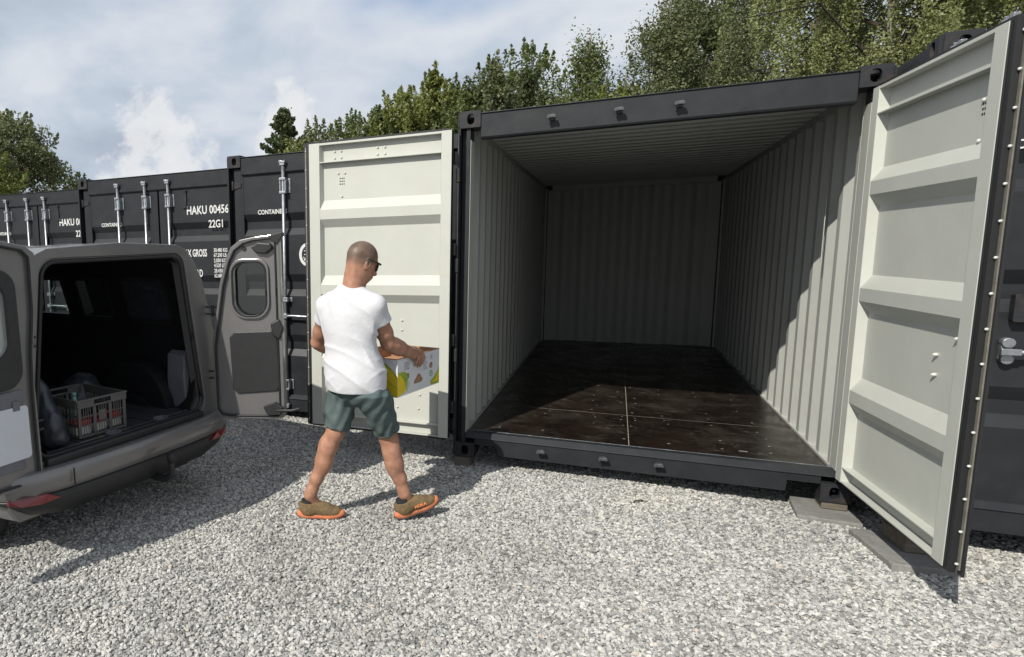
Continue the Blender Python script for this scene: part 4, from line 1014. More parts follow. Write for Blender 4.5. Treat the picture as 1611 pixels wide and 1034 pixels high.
MAN_RZ = math.atan2(.4529, .8916)
_bs = body_sdf()
_con = SDF()
for g in (1, -1): _con.ell(H(.002, g*.090, -.026), (.0085, .008, .017), HAX, .002)
def bs(P): return np.maximum(_bs(P), -_con(P))
person = sdf_obj('person', bs, (-.50, -.35, -.08), (.62, .62, 1.70), .0055, 'skin', None, 1)
person.location = (-.25, -1.30, 0); person.rotation_euler = (0, 0, MAN_RZ)
tag(person, 'man in white t-shirt and grey-green shorts carrying a fruit carton, wearing sunglasses', 'person')
# t-shirt
def shirt_f(P):
    s = SDF()
    s.ell([-.088, -.004, 1.20], (.182, .118, .19), BAX, .05).ell([-.085, 0, 1.02], (.160, .120, .24), BAX, .05).ell([-.056, -.008, .84], (.192, .156, .19), BAX, .07)
    s.cone([-.080, -.006, 1.350], shR+[0, 0, .008], .066, .062, .04).cone([-.080, -.004, 1.350], shL+[0, 0, .008], .066, .060, .04)
    s.cone(shR+[0, 0, .004], shR+(elR-shR)*.47, .064, .0665, .03).cone(shL+[0, 0, .004], shL+(elL-shL)*.46, .063, .064, .03)
    d = s(P)
    x, y, z = P.T; q = x*.866-y*.5
    low = np.clip((1.14-z)/.22, 0, 1)
    def crease(ph, sharp=2.0): return (1-np.abs(np.sin(ph*.5)))**sharp          # narrow raised ridges between soft hollows
    w1, w2, w3 = wob(P, 6, 1.0), wob(P, 9, 4.0), wob(P, 5, 8.0)
    fold = -.013*low*crease(z*58+q*22+4.2*w1)*np.clip(.35+w3, 0, 1)
    fold += -.011*low*crease(z*44-q*48+3.6*w2)*np.clip(.25-w3, 0, 1)
    fold += -.009*(1-low)*crease(q*42+z*20+3.5*w2)*np.clip(.3+w1, 0, 1)
    side = np.exp(-((q-.075)/.05)**2)*np.clip((1.20-z)/.08, 0, 1)*np.clip((z-.80)/.2, 0, 1)
    fold += -.014*side*crease(z*34+q*52+1.5*w1)+.0025*wob(P, 19, 3.0)
    d = d+fold
    hem = .775+.006*np.sin((x*.5+y*.866)*9)+.002*np.sin(q*30)
    d = np.maximum(d, hem-z)
    for sh, el, t in ((shR, elR, .40), (shL, elL, .40)):
        ax = nrm(el-sh); c = sh+(el-sh)*t; pl = (P-c)@ax
        near = np.linalg.norm(P-c-pl[:, None]*ax, axis=1) < .078
        d = np.where(near & (pl > -.02) & (pl < .12), np.maximum(d, pl), d)
    nc = np.array([-.062, .0, 1.412]); na = nrm([.55, .26, 1.0]); pl = (P-nc)@na
    d = np.maximum(d, np.where(np.linalg.norm(P-nc, axis=1) < .12, pl, -1))
    return d
sdf_obj('t_shirt', shirt_f, (-.38, -.30, .72), (.26, .33, 1.50), .0052, 'cloth', person, 1)
# shorts
hemR, hemL = np.array([.142, .048, .497]), np.array([-.168, .052, .515])
def shorts_f(P):
    s = SDF()
    s.ell([-.050, 0, .80], (.170, .130, .13), BAX, .05)
    s.cone(hipR+[.01, 0, -.02], hemR, .116, .079, .04).cone(hipL+[-.005, 0, -.02], hemL, .112, .077, .035)
    d = s(P); x, y, z = P.T
    d = d+.0038*np.sin(z*52+x*38+2.4*wob(P, 10, 1.5))*np.clip((.78-z)/.12, 0, 1)*(.6+.4*wob(P, 9, .3))+.0035*np.sin(x*85-z*40+2*wob(P, 14, 2.5))
    for hp, hm, rad in ((hipR, hemR, .12), (hipL, hemL, .115)):
        ax = nrm(hm-hp); pl = (P-hm)@ax; rr = np.linalg.norm(P-hm-pl[:, None]*ax, axis=1)
        d = np.where((rr < rad) & (pl > -.03), np.maximum(d, pl), d)
        inner = np.maximum(rr-(.066), -(pl+.030))            # hollow leg opening
        d = np.where((rr < rad) & (pl > -.035), np.maximum(d, -np.maximum(rr-.068, -.030-pl)), d)
    return np.maximum(d+.045*np.clip((z-.755)/.06, 0, 1), z-.86)
sdf_obj('shorts', shorts_f, (-.32, -.27, .44), (.30, .28, .93), .0052, 'shorts', person, 1)
for hp, hm, r_ in ((hipR, hemR, .0775), (hipL, hemL, .0735)):    # stitched hems
    ax = nrm(hm-hp); e1 = nrm(np.cross(ax, [0, 1, 0])); e2 = np.cross(ax, e1); c = hm-ax*.012
    m = MB(); m.tube([tuple(c+r_*(e1*math.cos(2*math.pi*k/30)+e2*math.sin(2*math.pi*k/30))) for k in range(31)], .0035, 6, cap=False); m.build('hem', 'shorts', person)
# sunglasses
sg_ = MB()
for g in (1, -1):
    sg_.tube([tuple(H(-.020, g*.083, -.018)), tuple(H(-.008, g*.086, -.004)), tuple(H(.045, g*.083, -.003)), tuple(H(.088, g*.071, -.005))], [.0035, .0045, .0055, .0065], 8)
    fr = [H(.102-.012*(k_ > 0), 0, 0) for k_ in (0,)]
    c0 = (.094, g*.036, -.022)
    loop = [tuple(H(c0[0]-.30*abs(math.cos(t)*.030*1.0+0)-(.014 if g*math.cos(t)*g < 0 else .0)*0-.010*(1 if math.cos(t)*1 > 0 else 0)*math.cos(t), c0[1]+g*.032*math.cos(t), c0[2]+.021*math.sin(t))) for t in [2*math.pi*k/18 for k in range(19)]]
    sg_.tube(loop, .0048, 6, cap=False)
sg_.tube([tuple(H(.106, .008, -.014)), tuple(H(.106, -.008, -.014))], .003, 6)
sgo = sg_.build('sunglasses', 'glassf', person)
for g in (1, -1):
    m = MB(); m.add([tuple(H(.094-.30*abs(math.cos(t)*.030)-.010*max(0, math.cos(t))*1.0, g*(.036+.032*math.cos(t)), -.022+.021*math.sin(t))) for t in [2*math.pi*k/18 for k in range(18)]], [tuple(range(18))])
    m.build('lens', 'lens', sgo)
# shoes
def shoe(heel, yaw, pitch, side):
    root = empty('shoe', tuple(heel)); root.parent = person; root.rotation_euler = (0, -pitch, yaw)
    root_me = None
    def upper(P):
        s = SDF(); s.ell([.062, 0, .060], (.058, .037, .055), None, .03).ell([.130, 0, .062], (.080, .040, .044), None, .03).ell([.205, .004, .046], (.076, .047, .036), None, .03)
        s.cone([.058, 0, .060], [.050, 0, .104], .042, .041, .03).cone([.10, 0, .085], [.17, 0, .062], .034, .036, .03).cone([.012, 0, .07], [.006, 0, .125], .012, .006, .02)
        d = s(P); c = np.linalg.norm(P[:, :2]-np.array([.056, 0]), axis=1)
        d = np.maximum(d, P[:, 2]-(.106+.10*np.maximum(0, P[:, 0]-.085)+.25*np.maximum(0, .02-P[:, 0])))
        d = np.maximum(d, .026-P[:, 2])
        hole = SDF().cone([.058, 0, .085], [.055, 0, .2], .031, .036, .01)(P)
        return np.maximum(d, -hole)+.0007*np.sin(P[:, 0]*330)*np.sin(P[:, 2]*260)
    me_o = sdf_obj('upper', upper, (-.03, -.07, .01), (.31, .07, .16), .0038, 'shoe', None, 1)
    # outsole loft
    def outline(k, grow):
        pts = []
        for i in range(36):
            t = 2*math.pi*i/36; x = .140+.152*math.cos(t)*grow; w = (.047 if math.cos(t) > 0 else .041)*(1-.10*math.exp(-((x-.12)/.04)**2))
            y = w*math.copysign(abs(math.sin(t))**.8, math.sin(t))*grow+.003*math.sin(math.pi*x/.28); pts.append((x, y))
        return pts
    def rock(x): return .016*max(0, (x-.20)/.09)**1.6+.008*max(0, (.04-x)/.05)**1.5
    def loft(levels, nm, mt):
        m = MB(); vs = []
        for z, gr in levels: vs += [(x, y, z+rock(x)*(1-.25*z/.04)+.004*math.sin(x*22)*(z > .03)) for x, y in outline(0, gr)]
        n = 36; fs = [(a*n+j, a*n+(j+1) % n, (a+1)*n+(j+1) % n, (a+1)*n+j) for a in range(len(levels)-1) for j in range(n)]+[tuple(range(n)), tuple((len(levels)-1)*n+j for j in range(n))]
        m.add(vs, fs, True); return m.build(nm, mt, None)
    s1 = loft([(.010, .96), (.016, 1.01), (.028, 1.015), (.042, .985), (.052, .93)], 'midsole', 'sole')
    s2 = loft([(.0, .93), (.004, .985), (.0095, .99)], 'outsole', 'tread')
    m = MB()
    for k in range(5):
        x = .105+.016*k; z = .113-.0098*k; m.tube([(x, -.030, z-.022), (x+.004, -.012, z-.004), (x+.004, .012, z-.004), (x, .030, z-.022)], .0030, 6)
    la = m.build('laces', 'lace', None)
    parts = [me_o, s1, s2, la]
    m = MB(); m.tube([(.056, 0, .06), (.055, 0, .125)], [.036, .037], 18); parts.append(m.build('sock', 'sock', None))
    for o in parts: o.parent = root
    if side > 0: return root
    t = text_obj('HOKA', .024, 'orange', root, (.120, -.0455*1.0, .048), sx=1.15, bold=.03, name='lettering'); t.rotation_euler = (math.pi/2-.30, 0, -.02); t.location = (.112, -.0505, .054)
    return root
shoe((-.410, .105, -.082), R(-3), R(-1), 1)
shoe((.212, .040, -.080), R(13), R(15), -1)

# ------------------------------------------------------------------ the carton he carries
def wpt(p):
    c, s_ = math.cos(MAN_RZ), math.sin(MAN_RZ); return (-.25+p[0]*c-p[1]*s_, -1.30+p[0]*s_+p[1]*c, p[2])
o0 = wpt(BX(0, 0, BZ0)); box_rz = MAN_RZ+math.atan2(.775, .632)
bx = empty('fruit_carton', o0, box_rz, 'open white banana box with yellow and green print held by the man', 'box')
BH = BZ1-BZ0; T = .006                          # local x along the length, local y = towards his left
holes_r = [('r', .055, .125, .045, .036), ('r', .455, .125, .040, .034), ('t', .275, .085, .085, .055)]
def side_panel(x0, x1, nm, holes, mat='boxw'):
    """panel in the x-z plane at y 0..T with cut-outs, built from a triangulated outline"""
    bm = bmesh.new(); outer = [(x0, 0), (x1, 0), (x1, BH), (x0, BH)]; loops_ = [outer]+holes
    es = []
    for lp in loops_:
        vs = [bm.verts.new((p[0], 0, p[1])) for p in lp]
        for i in range(len(vs)): es.append(bm.edges.new((vs[i], vs[(i+1) % len(vs)])))
    bmesh.ops.triangle_fill(bm, use_beauty=True, edges=es)
    r = bmesh.ops.extrude_face_region(bm, geom=bm.faces[:]); bmesh.ops.translate(bm, vec=(0, T, 0), verts=[v for v in r['geom'] if isinstance(v, bmesh.types.BMVert)])
    bmesh.ops.recalc_face_normals(bm, faces=bm.faces); me = D.meshes.new(nm); bm.to_mesh(me); bm.free(); return link(nm, me, mat, bx)
hl_ = [rrect(.085, .150, .095, .135, .014, 3), rrect(.420, .470, .120, .160, .014, 3), [(.215, .050), (.320, .050), (.330, .066), (.290, .108), (.260, .108), (.207, .066)]]
side_panel(0, BLen, 'side_panel', hl_)
p = side_panel(0, BLen, 'side_panel', hl_); p.location = (0, BWid-T, 0)
for x in (0, BLen-T):
    MB().box(x, x+T, T+.0005, BWid-T-.0005, 0, BH).build('end_panel', 'boxw', bx)
MB().box(T+.0005, BLen-T-.0005, T+.0005, BWid-T-.0005, .0, .006).build('bottom_panel', 'boxb', bx)
li = MB()                                        # bare brown board inside and the raw rim edge
for (x0, x1, y0, y1) in ((T+.0005, BLen-T-.0005, T+.0005, T+.004), (T+.0005, BLen-T-.0005, BWid-T-.004, BWid-T-.0005), (T+.0005, T+.004, T+.0045, BWid-T-.0045), (BLen-T-.004, BLen-T-.0005, T+.0045, BWid-T-.0045)):
    MB().box(x0, x1, y0, y1, .0065, BH+.001).build('liner', 'boxb', bx)
for (x0, x1, y0, y1) in ((-.001, BLen+.001, -.001, T+.001), (-.001, BLen+.001, BWid-T-.001, BWid+.001), (-.001, T+.001, T+.0015, BWid-T-.0015), (BLen-T-.001, BLen+.001, T+.0015, BWid-T-.0015)):
    MB().box(x0, x1, y0, y1, BH+.0012, BH+.005).build('rim', 'boxb', bx)
def decal(pts, mat, nm, plane='x', depth=.0006):
    """thin printed shape on the side (plane 'x': x-z at y=0) or on the near end (plane 'y': y-z at x=0)"""
    m = MB(); m.prism(pts, 'y' if plane == 'x' else 'x', -depth, -.0001); return m.build(nm, mat, bx)
def arc_band(c, r0, r1, a0, a1, n=14, sx=1, sz=1):
    return [(c[0]+r1*sx*math.cos(R(a0+(a1-a0)*k/n)), c[1]+r1*sz*math.sin(R(a0+(a1-a0)*k/n))) for k in range(n+1)]+[(c[0]+r0*sx*math.cos(R(a1-(a1-a0)*k/n)), c[1]+r0*sz*math.sin(R(a1-(a1-a0)*k/n))) for k in range(n+1)]
# near end (short side): one large banana sweeping down to the corner
def lens_shape(p0, p1, bulge0, bulge1, n=16):
    p0, p1 = np.array(p0), np.array(p1); d = p1-p0; nn = np.array([-d[1], d[0]])
    up = [tuple(p0+d*k/n+nn*bulge0*math.sin(math.pi*k/n)) for k in range(n+1)]; dn = [tuple(p0+d*k/n+nn*bulge1*math.sin(math.pi*k/n)) for k in range(n, -1, -1)]
    return up[:-1]+dn[:-1]
decal([(.001, .0), (.001, .125), (.03, .165), (.08, .205), (.14, .226), (.30, .226), (.31, .19), (.26, .115), (.18, .045), (.10, .006), (.07, .0)], 'green', 'banana_outline', 'y', .0005)
decal([(.001, .006), (.001, .110), (.03, .152), (.08, .192), (.14, .213), (.24, .217), (.30, .20), (.255, .125), (.175, .055), (.10, .016), (.06, .004)], 'yellow', 'banana_print', 'y', .0008)
decal([(.001, .052), (.001, .058), (.10, .118), (.24, .175), (.24, .170), (.10, .110)], 'green', 'banana_crease', 'y', .0011)
decal(lens_shape((.120, .018), (.001, .150), .0, -.42)[::-1], 'green', 'banana_outline', 'x', .0005)
decal([(.001, .006), (.095, .018), (.100, .040), (.088, .085), (.060, .118), (.001, .150)], 'yellow', 'banana_print', 'x', .0008)
decal([(BLen-.001, .004), (BLen-.12, .008), (BLen-.13, .034), (BLen-.08, .052), (BLen-.02, .095), (BLen-.001, .125)], 'green', 'banana_outline', 'x', .0005)
decal([(BLen-.001, .024), (BLen-.07, .018), (BLen-.11, .026), (BLen-.06, .042), (BLen-.018, .072), (BLen-.001, .100)], 'yellow', 'banana_print', 'x', .0008)
def circ(cx, cz, r0, r1): return None
for (cx, cz, r1_, mt) in ((.130, .060, .024, 'lgreen'), (.445, .085, .022, 'dgreen'), (.445, .195, .016, 'greyp')):
    m = MB(); n = 22; m.ring([(cx+r1_*math.cos(2*math.pi*k/n), cz+r1_*math.sin(2*math.pi*k/n)) for k in range(n)], [(cx+r1_*.72*math.cos(2*math.pi*k/n), cz+r1_*.72*math.sin(2*math.pi*k/n)) for k in range(n)], -.0008, -.0001)
    m.box(cx-r1_*.5, cx+r1_*.5, -.0008, -.0001, cz-.003, cz+.003); m.box(cx-.003, cx+.003, -.0008, -.0001, cz+.005, cz+r1_*.55); m.build('round_logo', mt, bx)
for k in range(7):
    decal([(.335, .125+k*.012), (.395-.012*(k % 3), .125+k*.012), (.395-.012*(k % 3), .131+k*.012), (.335, .131+k*.012)], 'greyp', 'small_print')
for k in range(4):
    decal([(.085, .160+k*.013), (.150-.010*(k % 2), .160+k*.013), (.150-.010*(k % 2), .168+k*.013), (.085, .168+k*.013)], 'greyp', 'small_print')
# red thing lying inside near his belly
def red_f(P): return SDF().ell([0, 0, 0], (.075, .05, .05), None, .03).ell([.04, .03, .03], (.045, .035, .035), None, .03)(P)+.004*wob(P, 70, 1.0)
rd = sdf_obj('red_bundle', red_f, (-.1, -.09, -.08), (.12, .1, .1), .006, 'pink', None, 1); rd.location = wpt(BX(.10, .24, .895)); rd.rotation_euler = (0, 0, box_rz)
tag(rd, 'small red bundle lying in the carton beside the man\'s belly', 'bundle')
fl_ = MB().box(T+.005, BLen-T-.005, T+.005, BWid-T-.005, .150, .156); fl_.build('inner_tray', 'boxb', bx)

# ------------------------------------------------------------------ things in the van
vr = VAN.matrix_basis.copy(); vm = Matrix.Translation((-1.547, -1.90, -.08)) @ VAN.rotation_euler.to_matrix().to_4x4()
def vw(x, y, z): return tuple(vm @ Vector((x, y, z)))
VRZ = R(-10.03)
cr = empty('crate', vw(-.155, -.265, .597), VRZ, 'grey slatted plastic crate standing at the edge of the van floor', 'crate')
def crate():
    W, Dp, Hh = .355, .46, .235                 # local: y along the front, x backwards is negative
    def cbox(nm, *a): return MB().box(*a).build(nm, 'crate', cr, bevel=.002)
    rimh = .052
    for (x0, x1, y0, y1) in ((-.012, .004, 0, W), (-Dp-.004, -Dp+.012, 0, W)):
        m = MB(); m.box(x0, x1, -.012, W+.012, Hh-.012, Hh); m.box(x0, x1, -.004, .115, Hh-rimh, Hh-.0125); m.box(x0, x1, W-.115, W+.004, Hh-rimh, Hh-.0125); m.box(x0+.004, x1-.002, .115, W-.115, Hh-rimh+.0, Hh-.040)
        m.build('crate_rim', 'crate', cr, bevel=.002)
    for y in (-.008, W-.006):
        cbox('crate_rim', -Dp+.013, -.013, y, y+.014, Hh-rimh, Hh)
    for x in (-.010, -Dp):
        for y in (0, .108, W-.13, W-.022): cbox('crate_post', x, x+.010, y, y+.022, .0, Hh-rimh-.0005)
        cbox('crate_rail', x, x+.010, .0225, W-.0225, .0, .014)
        for zz_ in (.070, .125): cbox('crate_slat', x+.002, x+.008, .0225, W-.0225, zz_, zz_+.006)
        for (ya, yb) in ((.024, .106), (.133, W-.133), (W-.106, W-.024)):
            k = 5
            for i in range(1, k):
                y = ya+(yb-ya)*i/k; cbox('crate_slat', x+.003, x+.007, y-.003, y+.003, .0142, Hh-rimh-.001)
        cbox('crate_panel', x+.001, x+.0095, .150, W-.150, .085, .150)
    for y in (0, W-.010):
        for i in range(14):
            x = -Dp+.02+i*.0325; cbox('crate_slat', x, x+.006, y+.002, y+.008, .0, Hh-rimh-.001)
        for zz_ in (.0, .075, .13): cbox('crate_rail', -Dp+.011, -.0105, y+.001, y+.009, zz_, zz_+.010)
    cbox('crate_base', -Dp+.011, -.0105, .011, W-.011, .001, .006)
crate()
k = 0
for (dx, dy, mt, lab) in ((-.075, .06, 'redpack', 'red and white pack at the left inside the crate'), (-.075, .175, 'redpack', 'red and white pack in the middle of the crate'), (-.075, .290, 'redpack', 'red and white pack at the right inside the crate')):
    o = MB().box(-.045, .045, -.048, .048, .0, .052).build('food_pack', 'whitepack', bevel=.008); o.location = vw(-.155+dx, -.265+dy, .606); o.rotation_euler = (0, 0, VRZ+.1*(k-1))
    MB().box(-.046, .046, -.049, .049, .053, .092).build('wrapper', 'redpack', o, bevel=.008); tag(o, lab, 'food pack'); k += 1
m = MB(); m.tube([(0, 0, 0), (0, 0, .15), (0, 0, .19), (0, 0, .205), (0, 0, .23)], [.034, .036, .030, .014, .014], 14); o = m.build('bottle', 'bottle'); o.location = vw(-.28, -.20, .606)
MB().tube([(0, 0, .231), (0, 0, .252)], .016, 12).build('cap', 'bottle', o); tag(o, 'pale green bottle standing in the crate', 'bottle')
def bag_obj(nm, prims, lo, hi, loc, rz, lab, amp=.012, sc=16):
    def f(P):
        s = SDF()
        for c, r in prims: s.ell(c, r, None, .05)
        return s(P)+amp*np.abs(wob(P, sc, 1.0))+amp*.6*np.abs(wob(P, sc*2.3, 2.0))-amp*.5
    o = sdf_obj(nm, f, lo, hi, .009, 'bag', None, 1); o.location = loc; o.rotation_euler = (0, 0, rz); return tag(o, lab, 'bag')
bag_obj('bag', [((0, 0, .12), (.13, .085, .13)), ((-.03, -.01, .25), (.09, .06, .13)), ((-.05, -.03, .36), (.05, .035, .08)), ((.07, .05, .04), (.06, .05, .035))], (-.2, -.16, -.03), (.2, .16, .48), vw(-.20, -.45, .597), VRZ, 'slumped dark grey bag leaning at the left edge of the van opening')
bag_obj('bag', [((0, 0, .10), (.17, .15, .12)), ((.03, .03, .20), (.12, .11, .08)), ((.05, .12, .08), (.10, .08, .09))], (-.25, -.25, -.03), (.25, .28, .34), vw(-.72, .12, .597), VRZ, 'crumpled dark plastic bag behind the crate in the van')

# ------------------------------------------------------------------ trees behind the row
def tri_leaves(C, sz, rs, droop=0.0):
    """leaf rhombi at points C (n,3), size array sz -> verts, faces"""
    n = len(C); d = rs.normal(size=(n, 3)); d[:, 2] -= droop; d /= np.linalg.norm(d, axis=1)[:, None]
    e = rs.normal(size=(n, 3)); s = np.cross(d, e); s /= np.linalg.norm(s, axis=1)[:, None]; sz = sz[:, None]
    v = np.stack([C-d*sz*.5, C+s*sz*.30, C+d*sz*.5, C-s*sz*.30], 1).reshape(-1, 3); f = np.arange(4*n).reshape(n, 4); return v, f
def np_mesh(name, v, f, smooth=False):
    me = D.meshes.new(name); me.vertices.add(len(v)); me.vertices.foreach_set('co', v.astype(np.float32).ravel())
    k = f.shape[1]; me.loops.add(len(f)*k); me.loops.foreach_set('vertex_index', f.astype(np.int32).ravel())
    me.polygons.add(len(f)); me.polygons.foreach_set('loop_start', np.arange(0, len(f)*k, k, dtype=np.int32)); me.polygons.foreach_set('loop_total', np.full(len(f), k, dtype=np.int32))
    me.update(calc_edges=True); return me
def birch(x, y, h, rad, lab, n_leaf, mat='leaf_birch', seed=1, weep=1.0, zlow=1.2, trunk_mat='birch', leafsz=.085, lean=(0, 0), taper=.55, cat='tree', group=None, upright=0.0):
    rs = np.random.default_rng(seed); root = empty('birch_tree' if weep > .5 else 'tree', (x, y, GZ), 0, lab, cat, group)
    tr = MB(); pts = []; ph_ = rs.uniform(0, 6)
    for k in range(9):
        t = k/8; pts.append((lean[0]*t+.12*math.sin(t*4+ph_), lean[1]*t+.10*math.cos(t*3+ph_), h*.96*t))
    tr.tube(pts, [max(.02, (.13+.012*h)*(1-t)**.8*.38+.010) for t in [k/8 for k in range(9)]], 9); tr.build('trunk', trunk_mat, root)
    P3 = np.array(pts); LV = []; SZ = []; bw = MB()
    nb = int(30+h*3)
    for b in range(nb):
        t = rs.uniform(.16, .98); c = np.array([np.interp(t, np.linspace(0, 1, 9), P3[:, i]) for i in range(3)])
        a = rs.uniform(0, 2*math.pi); ext = rad*rs.uniform(.55, 1.05)*min(1, (1.04-t)/(1-taper))**.75*min(1, .4+t*2)
        up = (.55+.8*upright)*ext*rs.uniform(.5, 1.2)
        p0 = c; p1 = c+np.array([math.cos(a)*ext*.5, math.sin(a)*ext*.5, up*.8]); p2 = c+np.array([math.cos(a)*ext, math.sin(a)*ext, up*(.9-.25*weep)])
        bw.tube([tuple(p0), tuple(p1), tuple(p2)], [.045*(1.1-t), .028*(1.1-t), .008], 5, cap=False)
        ns = int(5+6*ext/rad)
        for k in range(ns):
            q = rs.uniform(.25, 1.05); bp = p0*(1-q)**2+2*p1*q*(1-q)+p2*q*q+rs.normal(0, .10, 3)
            L_ = weep*rs.uniform(.5, 1.9)*(.5+.5*rad/2.5)+.25
            m = max(3, int(n_leaf/(nb*ns)*L_/(weep*1.2+.25)))
            u = rs.uniform(0, 1, m)**.8; sway = rs.normal(0, .12, 2); spread = .050+.20*(1-weep)
            bp2 = bp[None]+np.stack([sway[0]*u, sway[1]*u, -L_*u*(.25+.75*weep)], 1)+rs.normal(0, 1, (m, 3))*np.array([spread, spread, .10+.25*(1-weep)])
            LV.append(bp2)
    bw.build('limbs', 'bark' if trunk_mat == 'bark' else 'twig', root)
    C = np.concatenate(LV); C = C[C[:, 2] > zlow]
    v, f = tri_leaves(C, leafsz*rs.uniform(.6, 1.35, len(C)), rs, .5*weep)
    link('crown', np_mesh('crown', v, f), mat, root); return root
def blob_tree(x, y, h, rad, lab, n, mat, seed, leafsz=.10, clumps=60, zb=.8, shape='round', trunk_mat='bark', cat='tree', squash=1.0, nm='tree'):
    rs = np.random.default_rng(seed); root = empty(nm, (x, y, GZ), 0, lab, cat)
    tr = MB(); tr.tube([(0, 0, 0), (.05, .03, h*.35), (-.03, .06, h*.65), (0, 0, h*.92)], [.10+.012*h, .08+.008*h, .05, .012], 9); tr.build('trunk', trunk_mat, root)
    C = []; lb = MB()
    for k in range(clumps):
        a = rs.uniform(0, 2*math.pi); t = rs.uniform(0, 1)
        if shape == 'cone': zc = zb+(h-zb)*t; rr = rad*(1-t**2.6)**.6*rs.uniform(.2, .85); cr_ = (.22*(1-t)+.24)*rad*(.6 if t > .85 else .9)
        elif shape == 'spire': zc = zb+(h-zb)*t; rr = rad*(1-t**2.4)*rs.uniform(.2, .9); cr_ = .20+.16*(1-t)
        else:
            ct = rs.uniform(-.75, 1); zc = zb+(h-zb)*.5+(h-zb)*.5*ct*.86; rr = rad*math.sqrt(max(.02, 1-ct*ct))*rs.uniform(.45, .95); cr_ = rad*rs.uniform(.16, .34)
        c = np.array([rr*math.cos(a), rr*math.sin(a)*squash, zc]); m = int(n/clumps*rs.uniform(.6, 1.4))
        g = rs.normal(size=(m, 3)); g /= np.linalg.norm(g, axis=1)[:, None]; g *= (rs.uniform(0, 1, m)**.45*cr_)[:, None]; g[:, 2] *= .8
        if shape == 'spire': g[:, 2] *= 2.0
        C.append(c+g)
        if k % 2 == 0: lb.tube([(0, 0, max(.3, zc-rr*.7)), tuple(c*np.array([.5, .5, 1])+np.array([0, 0, -.15*rr])), tuple(c)], [.04, .025, .006], 5, cap=False)
    for k in range(26 if shape != 'spire' else 8):            # wispy leading shoots above and round the crown
        a = rs.uniform(0, 2*math.pi); q = rs.uniform(0, 1)**.6*.85; L_ = rs.uniform(.25, .75)*min(1.0, .5+rad*.35); zc = zb+(h-zb)*(.5+.46*math.sqrt(1-q*q)) if shape == 'round' else zb+(h-zb)*(.97-.25*q)
        m = int(70*L_/.5); u = rs.uniform(0, 1, m); o_ = np.array([math.cos(a)*q*rad, math.sin(a)*q*rad, zc]); dd = np.array([math.cos(a)*q*.5, math.sin(a)*q*.5, 1.0])
        C.append(o_+dd*(u*L_)[:, None]+rs.normal(0, 1, (m, 3))*(.09*(1.1-u))[:, None])
    lb.build('limbs', trunk_mat, root)
    C = np.concatenate(C); v, f = tri_leaves(C, leafsz*rs.uniform(.6, 1.4, len(C)), rs, .2); link('crown', np_mesh('crown', v, f), mat, root); return root
def conifer(x, y, h, rad, lab, n, seed):
    rs = np.random.default_rng(seed); root = empty('conifer_tree', (x, y, GZ), 0, lab, 'tree'); MB().tube([(0, 0, 0), (0, 0, h*.98)], [.14, .02], 8).build('trunk', 'bark', root)
    C = []
    for k in range(85):
        t = rs.uniform(0, 1)**.8; a = rs.uniform(0, 2*math.pi); L_ = rad*(1-t)**.7*rs.uniform(.6, 1.15)+.12; m = int(n/85)
        u = rs.uniform(0, 1, m)**.7; z0 = .6+(h-.6)*t
        C.append(np.stack([math.cos(a)*L_*u, math.sin(a)*L_*u, z0+L_*u*.62], 1)+rs.normal(0, 1, (m, 3))*.075*(1.3-u)[:, None])
    C = np.concatenate(C); v, f = tri_leaves(C, .11*rs.uniform(.6, 1.4, len(C)), rs, -.6); link('crown', np_mesh('crown', v, f), 'leaf_dark', root)
birch(8.6, 12.6, 12.5, 3.3, 'big weeping birch at the right edge behind the open door', 150000, seed=11, leafsz=.054)
birch(5.5, 11.6, 12.0, 2.9, 'big sunlit weeping birch right above the open container', 185000, seed=12, leafsz=.053)
birch(3.6, 14.5, 10.5, 1.9, 'slender grey-green birch left of the big weeping birches', 70000, 'leaf_grey', seed=13, weep=.8, leafsz=.055)
birch(1.9, 14.0, 8.5, 1.5, 'tall thin birch whose top leaves the picture above the container roof', 40000, 'leaf_grey', seed=14, weep=.7, leafsz=.065)
birch(-.1, 13.6, 7.25, 1.05, 'medium birch with a leaning feathery top above the container roof', 26000, 'leaf_mid', seed=15, weep=.6, leafsz=.07, lean=(.25, 0), taper=.5)
birch(1.0, 15.2, 6.6, .8, 'smaller narrow birch just right of the feathery-topped one', 16000, 'leaf_grey', seed=16, weep=.6, leafsz=.07)
blob_tree(.9, 12.9, 5.2, 1.1, 'low yellow-green bush between the birches', 9000, 'leaf_yel', 21, nm='bush', cat='bush')
blob_tree(-1.35, 14.6, 6.5, .85, 'dark leafy young tree with twin tops left of the feathery birch', 9000, 'leaf_dark', 22, shape='spire')
blob_tree(-2.2, 14.8, 7.1, .75, 'dark spire-shaped tree standing above the hedge line', 8500, 'leaf_grey', 23, shape='spire')
blob_tree(-3.0, 14.6, 6.2, .95, 'broad green tree beside the dark spire', 9000, 'leaf_mid', 24, shape='cone')
blob_tree(-4.0, 15.0, 6.95, 1.0, 'green pointed tree in the middle of the far hedge', 10000, 'leaf_yel', 25, shape='cone')
blob_tree(-4.95, 15.2, 6.5, 1.1, 'light green tree beside the green pointed one', 9000, 'leaf_yel', 26, shape='cone')
blob_tree(-5.9, 15.4, 6.25, 1.05, 'mid green tree with a ragged top, fourth from the dark conifer', 8000, 'leaf_mid', 27, shape='cone')
blob_tree(-6.9, 15.8, 5.95, 1.15, 'green bush-like tree, third from the dark conifer', 8000, 'leaf_mid', 28)
blob_tree(-7.9, 15.3, 5.75, 1.05, 'olive tree above the pale door\'s left end', 7000, 'leaf_grey', 29)
blob_tree(-8.85, 15.9, 5.5, .85, 'low yellow-green tree touching the dark conifer', 6000, 'leaf_yel', 30)
conifer(-9.8, 16.4, 6.7, 1.7, 'dark spiky conifer above the second container', 20000, 31)
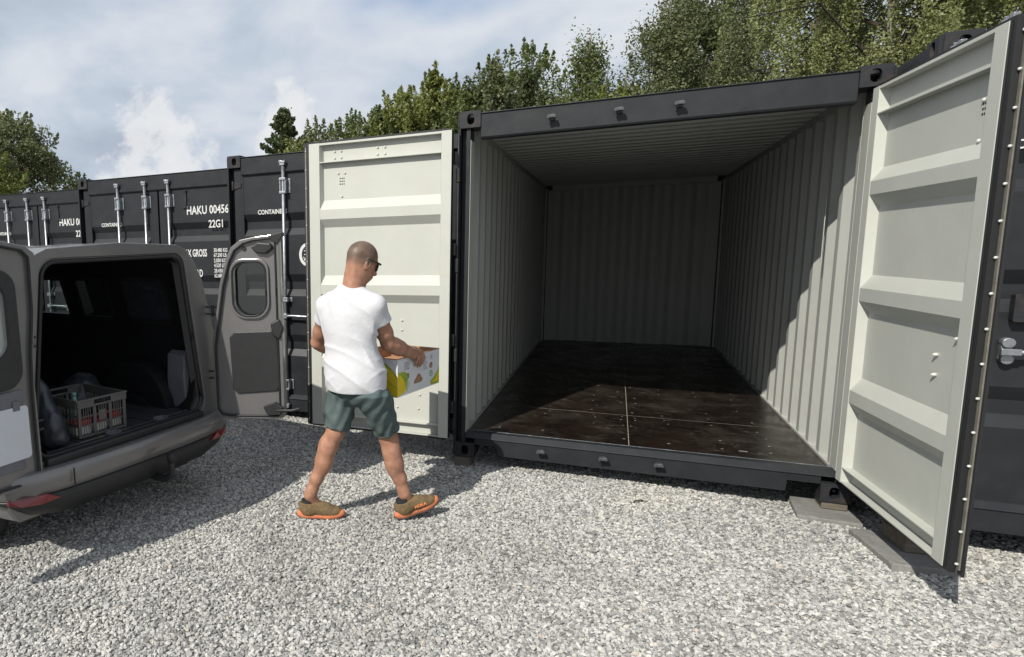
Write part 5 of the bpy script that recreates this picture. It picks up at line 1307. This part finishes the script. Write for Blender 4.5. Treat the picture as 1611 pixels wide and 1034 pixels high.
birch(-.6, 17.5, 6.4, 1.8, 'broad tree filling the gap behind the feathery birch', 24000, 'leaf_mid', seed=33, weep=.3)
blob_tree(-3.5, 17.0, 6.4, 2.6, 'wide dark green tree behind the middle of the far hedge', 14000, 'leaf_dark', 34)
blob_tree(-21.6, 14.2, 7.6, 2.6, 'large grey-green round-crowned tree beyond the far end of the row', 34000, 'leaf_grey', 35, leafsz=.13, clumps=95)
blob_tree(-20.0, 11.9, 5.5, 1.5, 'yellow-green bush in front of the large round-crowned tree', 11000, 'leaf_yel', 36, leafsz=.11, nm='bush', cat='bush')
blob_tree(-18.4, 14.9, 4.6, 1.0, 'small dark bush right of the large round-crowned tree', 6000, 'leaf_dark', 37, leafsz=.10, nm='bush', cat='bush')
blob_tree(-23.5, 12.5, 7.6, 2.3, 'leafy tree at the left edge behind the round-crowned tree', 16000, 'leaf_dark', 38, leafsz=.13)

for i, (x_, y_, h_, r_, lab_) in enumerate((
 (-7.3, 17.5, 6.2, 1.7, 'broad mid-green crown low behind the left end of the hedge'),
 (-5.6, 17.6, 6.9, 1.7, 'broad green crown behind the light green tree'),
 (-4.4, 17.4, 7.3, 1.6, 'dense crown behind the green pointed tree'),
 (-3.0, 17.2, 7.3, 1.6, 'dense dark crown behind the dark spire'),
 (-1.7, 17.0, 7.6, 1.6, 'dense crown between the dark spire and the feathery birch'))):
    blob_tree(x_, y_, h_, r_, lab_, 15000, ('leaf_mid', 'leaf_yel', 'leaf_mid', 'leaf_dark', 'leaf_mid')[i], 60+i, leafsz=.10, clumps=110)
for i, (x_, y_, h_, r_, lab_) in enumerate((
 (2.9, 18.5, 9.0, 1.8, 'dark leafy tree behind the two thin birches'),
 (5.5, 17.0, 11.5, 2.8, 'dark leafy tree behind the gap between the big birches, on the left'),
 (9.5, 17.0, 12.0, 3.0, 'dark leafy tree behind the big birch at the right edge'))):
    blob_tree(x_, y_, h_, r_, lab_, 30000, 'leaf_dark', 70+i, leafsz=.11, clumps=150)
# dark twig lying on the gravel
m = MB(); m.tube([(0, 0, 0), (.02, .035, .010), (.055, .060, .014), (.10, .065, .006)], [.004, .005, .004, .002], 6); o = m.build('twig', 'twig'); o.location = (1.235, -.335, GZ+.012)
tag(o, 'small dark twig on the gravel in front of the open container', 'twig')
